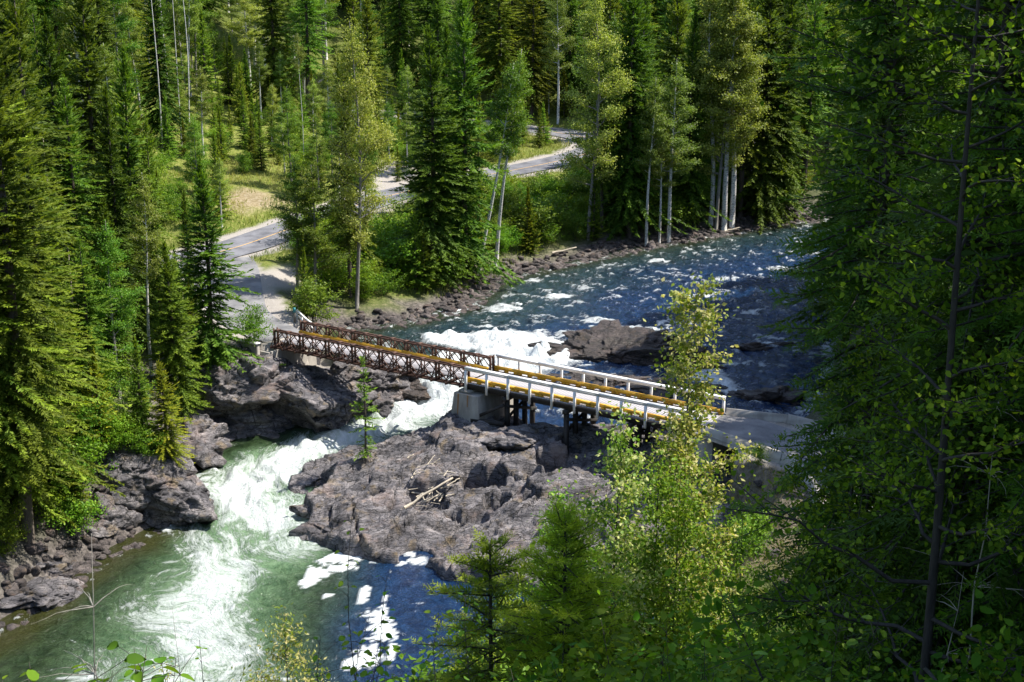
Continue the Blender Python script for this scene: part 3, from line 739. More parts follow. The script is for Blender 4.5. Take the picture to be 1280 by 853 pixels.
# ------------------------------------------------------------------ big single rocks
def ico(sub):
    bm = bmesh.new(); bmesh.ops.create_icosphere(bm, subdivisions=sub, radius=1)
    v = np.array([p_.co[:] for p_ in bm.verts]); f = np.array([[a_.index for a_ in t.verts] for t in bm.faces]); bm.free()
    return v, f
ICO = {k: ico(k) for k in (2, 3, 5, 6)}
def rock_shape(seed, sub=5, planes=16, strata=0.0, rough=0.06, power=8, frq=1.0, dim=(1, 1, 1)):
    rng = np.random.RandomState(seed); v, f = ICO[sub]; v = v.copy()
    nrm = rng.normal(size=(planes, 3)); nrm[:, 2] *= 1.2; nrm /= np.linalg.norm(nrm, axis=1)[:, None]
    hh_ = rng.uniform(.62, 1.0, planes)
    d = np.maximum(v @ nrm.T, 1e-3) / hh_
    r = 1 / np.maximum((d ** power).sum(1) ** (1 / power), .55)
    v = v * r[:, None]
    D = np.array(dim)
    if rough:
        q_ = v * D * frq + seed * 3.3
        a_ = fbm(q_[:, 0], q_[:, 1], q_[:, 2], s=seed, o=4)
        v = v * (1 + rough * a_)[:, None]
        q_ = v * D * np.array([.55, .55, 1.0])
        if sub >= 5:
            b1, e1 = facets(q_[:, 0] * .8, q_[:, 1] * .8, q_[:, 2] * .9, seed + 50, .75, True)
            b2 = facets(q_[:, 0] * 2.2, q_[:, 1] * 2.2, q_[:, 2] * 2.6, seed + 60, .28)
            dd_ = (b1 - .30 * (1 - sstep(0, .07, e1)) + b2) / np.maximum(D.min(), 1.2)
            v = v * (1 + .55 * dd_)[:, None]
        else:
            pass
    if strata:
        q_ = v * D
        ph = q_[:, 2] * (1 + .3 * math.sin(seed)) + .25 * q_[:, 0] + .6 * noise(q_[:, 0] * .5, q_[:, 1] * .5, s=seed + 4)
        k = ph / .38; b_ = _h(np.floor(k).astype(np.int64), np.zeros(len(k), np.int64), np.zeros(len(k), np.int64), seed)
        fr = k - np.floor(k); lip = np.minimum(fr, 1 - fr); 
        sc_ = 1 + .45 * strata * ((b_ - .5) * 1.4 - .5 * (1 - sstep(0, .12, lip))) * sstep(-.3, .4, noise(q_[:, 0] * .6, q_[:, 1] * .6, q_[:, 2] * .6, s=seed + 9))
        v[:, :2] *= sc_[:, None]
    return v * D, f
def big_rock(label, x, y, zc, dim, seed, rz=0, mat='rock', strata=.10, rough=.05, planes=16, tilt=(0, 0), sub=6, cat='rock', name='bank_rock', frq=.9):
    if max(dim) < 3.7: sub = 5
    v, f = rock_shape(seed, sub, planes, strata, rough, 26, frq, dim)
    o = link(name, mesh_tris(name, v, f), M[mat]); o.location = (x, y, zc); o.rotation_euler = (tilt[0], tilt[1], rz)
    return tag(o, label, cat)
def rockpx(label, px, py, z, dim, seed, dz=0, **kw):
    a_ = at(px, py, z); return big_rock(label, a_[0], a_[1], z + dz, dim, seed, **kw)
rockpx('massive rounded dark boulder under the left end of the truss bridge', 380, 492, 3.0, (6.2, 4.2, 3.7), 11, rz=-.45, strata=.03, rough=.04, planes=12, sub=6)
rockpx('pale sunlit rock shelf under the truss beside the white falls', 458, 476, 3.1, (5.2, 4.6, 2.9), 12, rz=-.4, strata=.12, sub=6)
rockpx('dark wet ledge jutting into the white water beneath the truss', 498, 490, 2.2, (4.0, 2.6, 1.6), 13, rz=-.3, mat='rock_dark', strata=.2)
rockpx('low wet rock at the foot of the falls right of the small pine', 482, 514, 1.2, (1.5, 1.0, .7), 14, mat='rock_dark', strata=.15)
rockpx('cracked rock wall left of the rounded boulder below the green bush', 312, 482, 3.7, (4.4, 3.6, 3.9), 15, rz=.3, strata=.14, sub=6)
rockpx('blocky rock face below the roadside spruce', 266, 494, 3.6, (4.6, 3.2, 3.6), 16, rz=.1, strata=.16, sub=6)
rockpx('layered flat ledge at the waterline left of the rounded boulder', 282, 530, 1.0, (4.8, 2.8, 1.8), 17, rz=.15, strata=.22, sub=6, tilt=(.08, -.12))
rockpx('small slab at the water edge under the layered ledge', 262, 548, .4, (2.6, 1.2, .7), 18, rz=.1, strata=.2)
rockpx('rounded cliff nose with dark base jutting into the rapids on the left', 198, 612, 1.7, (4.0, 3.3, 3.1), 19, rz=-.2, strata=.2, sub=6)
rockpx('brown broken crag behind the left cliff nose', 160, 594, 3.2, (4.2, 3.2, 3.4), 20, rz=.4, strata=.2, sub=6)
rockpx('squat rock block right under the bridge coping', 345, 468, 4.2, (2.6, 2.2, 2.2), 51, rz=.7, strata=.05)
rockpx('dark hollowed rock at the waterline below the cracked rock wall', 322, 524, 1.4, (3.0, 2.2, 1.9), 52, rz=.2, strata=.12)
rockpx('rock step half hidden by brush above the left ledge', 238, 545, 2.2, (2.6, 2.0, 2.2), 21, strata=.2)
rockpx('angular dark block stack on the left shore', 140, 655, .9, (2.2, 1.6, 1.6), 22, rz=.5, strata=.15)
rockpx('reddish block at the left waterline by the foam patch', 118, 668, .6, (1.9, 1.3, 1.2), 23, rz=-.3, strata=.12)
rockpx('flat pinkish slab at the water edge in the lower left corner', 50, 742, .1, (3.6, 1.7, .75), 24, rz=.3, strata=.18)
rockpx('wide low slab on the lower left shore', 20, 712, .7, (2.8, 1.7, .9), 25, rz=.1, strata=.15)
rockpx('big dark hump of rock splitting the upper rapids', 768, 447, 4.0, (5.1, 2.6, 1.5), 31, rz=-.15, mat='rock_dark', strata=.06, rough=.06, planes=10, sub=6)
rockpx('lower shelf of wet rock behind the white railing', 765, 480, 3.5, (5.4, 2.6, 1.1), 32, rz=-.35, mat='rock_dark', strata=.08, sub=6)
rockpx('flat dark rock behind the right chute under the railing', 850, 497, 3.3, (3.8, 2.0, .9), 33, rz=-.35, mat='rock_dark', strata=.1)
rockpx('small dark rock breaking the upper river on the right', 935, 435, 4.1, (2.0, .9, .5), 34, mat='rock_dark', strata=.06)
rockpx('little rock awash at the right beside the small dark rock', 968, 433, 4.0, (1.1, .7, .45), 35, mat='rock_dark')
rockpx('dark rock at the right bridge end with water curling over it', 968, 500, 3.9, (2.4, 2.0, 1.4), 36, mat='rock_dark', strata=.05)
rockpx('tilted slab at the upstream tip of the rock island', 392, 598, .3, (1.9, 1.5, .9), 37, rz=.3, strata=.2)
rockpx('overhanging slab beside the lone pine on the rock island', 430, 588, 1.0, (1.9, 1.5, .75), 38, rz=.2, strata=.15, tilt=(0, -.2))
rockpx('low brown rock awash on the left side of the rock island', 402, 664, .2, (1.7, 1.5, .8), 39, rz=.2, strata=.2)
rockpx('split block at the left side of the rock island', 398, 640, .5, (1.5, 1.3, .9), 40, rz=.1, strata=.2)
rockpx('round boulder wedged by the large pothole', 572, 595, 3.2, (.55, .5, .45), 41, strata=0)
rockpx('stacked dark ledge beneath the timber trestle', 640, 552, 4.3, (2.4, 1.6, .9), 42, rz=-.2, strata=.25)
rockpx('broken brown block right of the trestle posts', 745, 545, 4.2, (2.2, 1.7, 1.1), 43, rz=.2, strata=.15)
rockpx('dark ridge of rock between the two trestle bents', 668, 540, 4.4, (1.9, 1.5, .9), 44, strata=.2)
rockpx('white stone lying on the bank beside the valley road barrier', 951, 612, 5.6, (.45, .35, .3), 45, strata=0, mat='concrete')

# ------------------------------------------------------------------ shore boulders
rng = np.random.RandomState(5)
bmeshes = []
for k in range(9):
    v, f = rock_shape(100 + k, 3, 10, 0, .015, 70, 1.5, (1, rng.uniform(.65, .95), rng.uniform(.5, .8)))
    me = mesh_tris('shore_boulder', v, f); me.materials.append(M['boulder']); bmeshes.append(me)
BL = smooth_line(BANK_L, 10)
cand = []
for i in range(len(BL) - 1):
    seg = BL[i + 1] - BL[i]; L = np.linalg.norm(seg)
    mid = BL[i]
    if not (-50 < mid[0] < 48 and 60 < mid[1] < 200): continue
    upst = mid[1] > 136
    if not upst and mid[1] > 95: continue
    nrm = np.array([-seg[1], seg[0]]) / L
    for _ in range(int(L * (11 if upst else 9))):
        r_ = rng.uniform(0, 1)
        off = -0.6 + 4.8 * rng.beta(1.2, 1.6) if upst else -.5 + 6 * rng.beta(1.2, 1.5)
        p_ = BL[i] + seg * r_ + nrm * off
        sz = (.20 + .55 * rng.beta(1.2, 3.6)) * (1.25 - .08 * max(off, 0))
        cand.append((sz, p_[0], p_[1]))
CB = np.array(cand)
rp = CB[:, 1:3]
okb = ~((seg_dist(rp[:, 0], rp[:, 1], ROADS[0][0])[0] < 5.5) | (seg_dist(rp[:, 0], rp[:, 1], ROADS[1][0])[0] < 4.5))
CB = CB[okb]; CB = CB[np.argsort(-CB[:, 0])]
gz = H(CB[:, 1], CB[:, 2])
gz = np.maximum(gz, water_level(CB[:, 1], CB[:, 2]) - .25)
for i in range(min(300, len(CB))):
    sz, bx_, by_ = CB[i]
    up_ = by_ > 136
    o = link('shore_boulder', bmeshes[i % 9]); o.location = (bx_, by_, gz[i] + sz * .12)
    o.rotation_euler = (rng.uniform(-.4, .4), rng.uniform(-.4, .4), rng.uniform(0, 6.3)); o.scale = (sz, sz * rng.uniform(.8, 1.1), sz)
    tag(o, 'angular brown boulder in the stony belt along the far bank above the bridge' if up_ else 'angular grey boulder in the rubble on the left shore below the trees', 'boulder',
        'boulders along the upstream far bank' if up_ else 'boulders on the lower left shore')
small_v, small_f, n0 = [], [], 0
tv, tf = rock_shape(140, 2, 9, 0, 0, 14)
for i in range(300, len(CB)):
    sz, bx_, by_ = CB[i]; a_ = rng.uniform(0, 6.3); R = np.array([[math.cos(a_), -math.sin(a_), 0], [math.sin(a_), math.cos(a_), 0], [0, 0, .7]])
    small_v.append(tv @ R.T * sz + (bx_, by_, gz[i] + sz * .15)); small_f.append(tf + n0); n0 += len(tv)
if small_v:
    tag(link('shore_rubble', mesh_tris('shore_rubble', np.vstack(small_v), np.vstack(small_f)), M['boulder']), 'small broken stones between the boulders along the river banks', 'rubble', kind='stuff')


# ------------------------------------------------------------------ truss bridge
bridge = empty('truss_bridge', (*BA, 0), BANG)
tag(bridge, 'rusty brown steel panel truss bridge spanning the white falls', 'bridge')
PL = 3.07; NP = 7; ZB, ZT = 7.2, 8.9; W = 4.0
def panel_mesh():
    g_ = Geo(); h_ = ZT - ZB
    for zc in (.06, h_ - .06):
        for yy in (-.045, .045): g_.box((PL / 2, yy, zc), (PL - .03, .055, .12))
    for xx in (.06, PL / 2, PL - .06): g_.box((xx, 0, h_ / 2), (.08, .07, h_ - .24))
    for h0 in (0, PL / 2):
        a_, b_ = h0 + .06, h0 + PL / 2; m_ = (a_ + b_) / 2
        for p_, q_ in (((a_, h_ / 2), (m_, h_ - .12)), ((m_, h_ - .12), (b_, h_ / 2)), ((b_, h_ / 2), (m_, .12)), ((m_, .12), (a_, h_ / 2))):
            g_.bar((p_[0], 0, p_[1]), (q_[0], 0, q_[1]), .065)
    v, f = g_.arr(); return mesh_tris('truss_panel', v, f)
pm = panel_mesh(); pm.materials.append(M['rust'])
for yy in (0, .42, W - .42, W):
    for k in range(NP):
        o = link('truss_panel', pm, None, bridge); o.location = (k * PL + .02, yy, ZB)
for k in range(NP * 2 + 1):
    xx = min(max(k * PL / 2, .12), NP * PL - .1)
    g_ = Geo(); g_.box((xx, W / 2, ZB + .27), (.14, W + 1.5, .24)); g_.build('transom', M['rust'], bridge)
    for yy, sg in ((0, -1), (W, 1)):
        g_ = Geo(); g_.bar((xx, yy + sg * .68, ZB + .40), (xx, yy + sg * .07, ZT - .35), .07); g_.build('raker', M['rust'], bridge)
for k in range(NP * 2 + 1):        # flat bracing frames between the twin trusses
    xx = min(max(k * PL / 2, .2), NP * PL - .2)
    for yy in (.21, W - .21):
        g_ = Geo(); g_.box((xx, yy, ZT + .035), (.34, .50, .05)); g_.build('bracing_frame', M['rust'], bridge)
for yy in (-.02, .44, W - .44, W + .02):
    for xx in (-.06, NP * PL + .08):
        g_ = Geo(); g_.box((xx, yy, (ZB + ZT) / 2 + .05), (.10, .12, ZT - ZB + .22)); g_.build('end_post', M['rust'], bridge)
g_ = Geo()
for yy in (.75, 1.4, 2.0, 2.6, 3.25): g_.box((NP * PL / 2, yy, ZB + .46), (NP * PL, .12, .14))
g_.build('stringers', M['creosote'], bridge)
def planks(parent, x0, x1, y0, y1, z, n_):
    st = (x1 - x0) / n_; g_ = Geo(); g_.box((st / 2, (y0 + y1) / 2, 0), (st - .02, y1 - y0, .09)); v, f = g_.arr(); me = mesh_tris('deck_plank', v, f); me.materials.append(M['deck'])
    rr = random.Random(3)
    for k in range(n_):
        o = link('deck_plank', me, None, parent); o.location = (x0 + k * st, 0, z + rr.uniform(-.006, .006))
planks(bridge, 0, NP * PL, .62, W - .62, DECK - .045 + .03, 84)
for yy in (W - .72,):
    k_ = 7
    for k in range(k_):
        st = NP * PL / k_
        g_ = Geo(); g_.box((k * st + st / 2, yy, DECK + .33), (st - .02, .22, .22)); g_.build('guard_timber', M['yellow'], bridge)
        for q_ in (.2, .5, .8):
            g_ = Geo(); g_.box((k * st + st * q_, yy, DECK + .125), (.35, .2, .18)); g_.build('guard_block', M['yellow'], bridge)

# ------------------------------------------------------------------ trestle approach span with white railings
trestle = empty('trestle_span', (*BA, 0), BANG)
tag(trestle, 'timber trestle approach with white railings and yellow kerbs', 'bridge')
X0, X1 = NP * PL + .2, 43.0; YN, YF = -.25, W + .25
planks(trestle, X0, X1, YN + .05, YF - .05, DECK - .045, 86)
for yy in (YN + .2, .9, 2.0, 3.1, YF - .2):
    g_ = Geo(); g_.box(((X0 + X1) / 2, yy, DECK - .34), (X1 - X0, .16, .46)); g_.build('girder', M['creosote'], trestle)
for yy, sg in ((YN, -1), (YF, 1)):
    g_ = Geo(); g_.box(((X0 + X1) / 2, yy + sg * .03, DECK - .16), (X1 - X0 + .02, .06, .24)); g_.build('fascia_board', M['creosote'], trestle)
    nseg = 9; st = (X1 - X0) / nseg
    for k in range(nseg):
        g_ = Geo(); g_.box((X0 + k * st + st / 2, yy - sg * .25, DECK + .30), (st - .03, .24, .25)); g_.build('kerb_timber', M['yellow'], trestle)
        for q_ in (.08, .5, .92):
            g_ = Geo(); g_.box((X0 + k * st + st * q_, yy - sg * .25, DECK + .09), (.34, .22, .17)); g_.build('kerb_block', M['yellow'], trestle)
    npst = 11; sp_ = (X1 - X0 - .3) / (npst - 1)
    for k in range(npst):
        xx = X0 + .12 + k * sp_
        g_ = Geo(); g_.box((xx, yy + sg * .16, DECK + .22), (.19, .15, 1.75)); g_.build('rail_post', M['white'], trestle)
        g_ = Geo(); g_.bar((xx, yy + sg * .07, DECK - .30), (xx, yy - sg * .20, DECK + .02), .10); g_.build('post_bracket', M['creosote'], trestle)
    for k in range(5):
        st2 = (X1 - X0) / 5
        g_ = Geo(); g_.box((X0 + k * st2 + st2 / 2, yy + sg * .02, ZT + .13), (st2 - .015, .34, .12)); g_.build('top_rail', M['white'], trestle)
        g_ = Geo(); g_.box((X0 + k * st2 + st2 / 2, yy + sg * .06, ZT - .03), (st2 - .015, .09, .19)); g_.build('rail_plank', M['white'], trestle)
def bent(xx, posts, zlow):
    g_ = Geo(); g_.box((xx, W / 2, DECK - .74), (.34, W + .9, .33)); g_.build('bent_cap', M['creosote'], trestle)
    for yy in posts:
        p_ = bxy(xx, yy); zb = min(max(isl_z(*p_), 2.0), 6.2) - .4 if zlow is None else zlow
        g_ = Geo(); g_.box((xx, yy, (zb + DECK - .9) / 2), (.33, .33, DECK - .9 - zb)); g_.build('bent_post', M['creosote'], trestle)
    g_ = Geo(); g_.bar((xx - .2, posts[0] - .3, 4.9), (xx - .2, posts[-1] + .3, 6.5), .09, .26); g_.build('cross_brace', M['creosote'], trestle)
    g_ = Geo(); g_.bar((xx + .2, posts[0] - .3, 6.4), (xx + .2, posts[-1] + .3, 5.0), .09, .26); g_.build('cross_brace', M['creosote'], trestle)
bent(25.6, (.1, 1.4, 2.7, 3.9), None)
bent(31.4, (-.1, 1.3, 2.7, 4.1), None)
bent(37.2, (-.1, 1.3, 2.7, 4.1), None)
g_ = Geo(); g_.bar((22.9, -.6, 5.0), (25.6, -.4, 6.5), .22, .26); g_.bar((22.6, -.75, 4.75), (25.8, -.7, 5.0), .3, .3); g_.build('sway_timber', M['creosote'], trestle)

# concrete pier, abutments
def prism(name, base, top, z0, z1, mat, parent=None):
    v = [(*p_, z0) for p_ in base] + [(*p_, z1) for p_ in top]
    f = [(0, 2, 1), (0, 3, 2), (4, 5, 6), (4, 6, 7)]
    for i in range(4):
        j = (i + 1) % 4; f += [(i, j, j + 4), (i, j + 4, i + 4)]
    me = mesh_tris(name, np.array(v), np.array(f)); o = link(name, me, M[mat], parent)
    b_ = o.modifiers.new('bevel', 'BEVEL'); b_.width = .04; b_.segments = 2
    return o
pier = empty('concrete_pier', (*BA, 0), BANG)
tag(pier, 'grey rust-streaked concrete pier on the rock island where truss and trestle meet', 'bridge pier')
prism('pier_wall', [(20.3, -1.0), (23.6, -1.0), (23.6, 5.0), (20.3, 5.0)], [(20.8, -.7), (23.2, -.7), (23.2, 4.7), (20.8, 4.7)], 3.0, 6.85, 'concrete', pier)
g_ = Geo(); g_.box((21.7, W / 2, 6.97), (1.1, W + 1.0, .22)); g_.build('bearing_seat', M['concrete'], pier)
for xx, zz in ((21.25, 5.9), (22.2, 6.2)):
    dy_ = (6.85 - zz) * .078
    g_ = Geo()
    zt, zb_ = 6.8, 4.9 if xx < 22 else 5.8
    yt = -.7 - (6.85 - zt) * .0779 - .006; yb = -.7 - (6.85 - zb_) * .0779 - .006
    g_.add([(xx - .09, yt, zt), (xx + .1, yt, zt), (xx + .05, yb, zb_), (xx - .04, yb, zb_)], [(0, 2, 1), (0, 3, 2)]); g_.build('rust_streak', M['rust_streak'], pier)
ab = empty('left_abutment', (*BA, 0), BANG)
ab.name = 'concrete_abutment'
tag(ab, 'concrete abutment with pale coping under the road end of the truss bridge', 'bridge abutment')
prism('abutment_wall', [(-2.2, -1.2), (.4, -1.2), (.4, 5.2), (-2.2, 5.2)], [(-2.2, -1.1), (.25, -1.1), (.25, 5.1), (-2.2, 5.1)], 2.4, 7.05, 'concrete', ab)
prism('wing_wall', [(-4.6, -1.6), (-.8, -1.6), (-.8, -1.15), (-4.6, -1.15)], [(-4.6, -1.55), (-.8, -1.55), (-.8, -1.2), (-4.6, -1.2)], 4.4, 7.78, 'concrete', ab)
g_ = Geo(); g_.box((-.75, W / 2, 7.36), (1.3, 4.6, .60)); g_.build('back_wall', M['concrete'], ab)
g_ = Geo(); g_.box((-2.7, -1.38, 7.83), (4.0, .5, .10)); g_.build('coping', M['white'], ab)
ab2 = empty('concrete_abutment', (*BA, 0), BANG)
tag(ab2, 'low concrete abutment where the trestle meets the valley road', 'bridge abutment')
prism('abutment_wall', [(42.6, -.8), (44.4, -.8), (44.4, 4.8), (42.6, 4.8)], [(42.75, -.6), (44.4, -.6), (44.4, 4.6), (42.75, 4.6)], 4.6, 7.2, 'concrete', ab2)

# ------------------------------------------------------------------ guard rail, markers, barriers
gr = empty('guard_rail', (0, 0, 0)); tag(gr, 'short white timber guard rail curving from the truss along the left road end', 'guard rail')
GP = [at(394, 407, 8.7), at(389, 403.5, 8.7), at(383, 399, 8.7), at(377, 393.5, 8.7), at(371, 387.5, 8.7)]
for i, p_ in enumerate(GP):
    g_ = Geo(); g_.box((p_[0], p_[1], 8.05), (.16, .16, 1.2), BANG); g_.build('rail_post', M['white'], gr)
for zz, hh_ in ((8.66, .16), (8.18, .2)):
    for i in range(len(GP) - 1):
        g_ = Geo(); g_.bar((*GP[i], zz), (*GP[i + 1], zz + .001), .16 if zz > 8.5 else .06, hh_); g_.build('rail_board', M['white'], gr)
def post(name, label, cat, x, y, z, h_, d, mat, cap=None):
    r = empty(name, (x, y, z)); tag(r, label, cat)
    g_ = Geo(); g_.box((0, 0, h_ / 2), (d, d, h_)); g_.build('post', M[mat], r)
    if cap: g_ = Geo(); g_.box((0, 0, h_ - .22), (d * 1.25, d * 1.25, .46)); g_.build('cap', M[cap], r)
p_ = at(368.5, 404, 7.7)
post('marker_post', 'square teal marker post at the end of the white guard rail', 'marker post', p_[0], p_[1], 7.7, 1.5, .2, 'bark_grey', 'teal')
p_ = at(303, 411, 7.7); r = empty('delineator_sign', (p_[0], p_[1], 7.4)); tag(r, 'thin grey delineator plate on a stake at the near road edge beside the spruce', 'road sign')
g_ = Geo(); g_.box((0, 0, .6), (.06, .06, 1.2)); g_.build('stake', M['steel'], r)
g_ = Geo(); g_.box((0, -.045, 1.05), (.2, .02, .75), .3); g_.build('plate', M['steel'], r)

def barrier(a_, b_, z0, z1, label):
    a_, b_ = np.array(a_, float), np.array(b_, float); L = np.linalg.norm(b_ - a_) - .03; ang = math.atan2(b_[1] - a_[1], b_[0] - a_[0])
    prof = [(-.3, 0), (-.3, .08), (-.17, .30), (-.10, .86), (.10, .86), (.17, .30), (.3, .08), (.3, 0)]
    v = [(xx, yy, zz) for xx in (0, L) for yy, zz in prof]; k = 8; f = []
    for i in range(k - 1): f += [(i, i + 1, i + 1 + k), (i, i + 1 + k, i + k)]
    f += [(0, j + 1, j) for j in range(1, k - 1)] + [(k, k + j, k + j + 1) for j in range(1, k - 1)]
    o = link('concrete_barrier', mesh_tris('concrete_barrier', np.array(v), np.array(f)), M['concrete'])
    o.location = (a_[0], a_[1], z0); o.rotation_euler = (0, -math.atan2(z1 - z0, L), ang)
    tag(o, label, 'road barrier')
nb = [bxy(43.1, -.35), at(950, 556, 8.2), at(979, 567, 8.1), at(1003, 583, 8.1), at(1020, 606, 8.1), at(1030, 640, 8.0)]
lab = ['first pale concrete barrier on the near side beyond the railing', 'concrete barrier under the pale leaves on the near road side', 'concrete barrier with a white top edge where the road starts to bend', 'concrete barrier on the inside of the road bend', 'last visible concrete barrier on the near side beside the gravel slope']
for i in range(5): barrier(nb[i], nb[i + 1], 7.35, 7.3, lab[i])
fb = [bxy(43.1, W + .35), at(985, 519, 8.1), at(1020, 528, 8.0), at(1052, 542, 8.0), at(1085, 560, 8.0)]
lab = ['concrete barrier at the far side right after the yellow kerb', 'second concrete barrier on the far side of the road', 'third far side concrete barrier behind dark branches', 'far side concrete barrier fading into the dark trees']
for i in range(4): barrier(fb[i], fb[i + 1], 7.3, 7.25, lab[i])

# ------------------------------------------------------------------ driftwood on the island
rng = np.random.RandomState(8)
def log(label, a_, b_, r, group=None, name='driftwood_log', mat='dead'):
    g_ = Geo(); a_ = np.array(a_); b_ = np.array(b_); t = np.linspace(0, 1, 6)[:, None]
    P = a_ + (b_ - a_) * t; P[1:-1] += rng.normal(0, r * .35, (4, 3)); g_.tube(P, np.linspace(r, r * .6, 6), 7)
    tag(g_.build(name, M[mat], None, True), label, 'log', group)
dz = .0
pa = at(505, 628, 2.4); pb = at(566, 602, 3.1)
log('long pale driftwood pole lying across the pile on the rock island', (*pa, isl_z(*pa) + .35), (*pb, isl_z(*pb) + .6), .12)
for i in range(34):
    c_ = at(538 + rng.normal(0, 15), 611 + rng.normal(0, 6), 2.5); a_ = rng.uniform(-.6, 1.6) if i % 3 else rng.uniform(0, 3); L = rng.uniform(.5, 1.3)
    z_ = max(isl_z(*c_) + rng.uniform(.25, .7), 2.0); dx, dy = math.cos(a_) * L / 2, math.sin(a_) * L / 2
    log('bleached stick in the driftwood pile on the rock island', (c_[0] - dx, c_[1] - dy, z_ - .1), (c_[0] + dx, c_[1] + dy, z_ + rng.uniform(-.1, .3)), rng.uniform(.035, .07), 'sticks in the driftwood pile', 'driftwood_stick')
pa = at(398, 112, 17); g_a = ground_at(398, 112); g_b = ground_at(424, 92)
log('pale fallen trunk lying in the clearing above the road', (g_a[0], g_a[1], g_a[2] + .5), (g_a[0] + 5.5, g_a[1] + 4, g_a[2] + 3.0), .28)
log('thin bleached pole crossing the fallen trunk in the clearing', (g_a[0] + 2.6, g_a[1] + 2, g_a[2] + 1.0), (g_a[0] + .4, g_a[1] + 2, g_a[2] + 5.2), .1)

# ------------------------------------------------------------------ vegetation builders
def norm(a): return a / (np.linalg.norm(a, axis=-1, keepdims=True) + 1e-9)
def kites(P, D, S, L, Wd, cup=0.0, six=False):
    Nn = np.cross(D, S)
    if six:
        a = P + D * (L * .22)[:, None] + Nn * (Wd * cup)[:, None]; b2 = P + D * (L * .62)[:, None] + Nn * (Wd * cup * .5)[:, None]
        v = np.stack([P, a + S * (Wd * .42)[:, None], b2 + S * (Wd * .38)[:, None], P + D * L[:, None] - Nn * (L * .12)[:, None], b2 - S * (Wd * .38)[:, None], a - S * (Wd * .42)[:, None]], 1).reshape(-1, 3)
        b = np.arange(len(P))[:, None] * 6
        return v, np.concatenate([b + [0, 1, 5], b + [1, 2, 5], b + [2, 4, 5], b + [2, 3, 4]], 1).reshape(-1, 3)
    mid = P + D * (L * .42)[:, None]
    v = np.stack([P, mid + S * (Wd / 2)[:, None] + Nn * (Wd * cup)[:, None], P + D * L[:, None], mid - S * (Wd / 2)[:, None] + Nn * (Wd * cup)[:, None]], 1).reshape(-1, 3)
    b = np.arange(len(P))[:, None] * 4
    f = np.concatenate([b + [0, 1, 2], b + [0, 2, 3]], 1).reshape(-1, 3)
    return v, f

def sprays(P, D, S, L, A, nb, rng, radial):
    PP, DD, SS, LL, WW, AA = [], [], [], [], [], []
    U = np.cross(D, S)
    for j in range(nb):
        t = (j + rng.uniform(0, 1, len(P))) / nb
        sg = 1 if j % 2 else -1
        if radial:
            th = rng.uniform(0, 6.28, len(P)); side = S * np.cos(th)[:, None] + U * np.sin(th)[:, None]; l_ = .095 * rng.uniform(.7, 1.2, len(P)); d = norm(D * .75 + side * .7); w_ = l_ * .13
        else:
            side = S * sg + U * rng.uniform(-.25, .1, (len(P), 1)); l_ = L * .42 * (1.1 - .75 * t) * rng.uniform(.7, 1.2, len(P)); d = norm(D * .8 + side * .75); w_ = l_ * .30
        PP.append(P + D * (L * t)[:, None]); DD.append(d); SS.append(norm(np.cross(np.cross(d, side), d)) if not radial else norm(np.cross(d, rng.normal(0, 1, d.shape)))); LL.append(l_); WW.append(w_)
        a_ = A.copy(); a_[:, 1] = np.clip(a_[:, 1] + .25 * (t - .5), 0, 1); a_[:, 0] = np.clip(a_[:, 0] * .7 + .3 * rng.uniform(0, 1, len(P)), 0, 1); AA.append(a_)
    PP.append(P); DD.append(D); SS.append(S); LL.append(L); WW.append(L * .035 + .002); AA.append(A)
    return [np.concatenate(q_) for q_ in (PP, DD, SS, LL, WW, AA)]

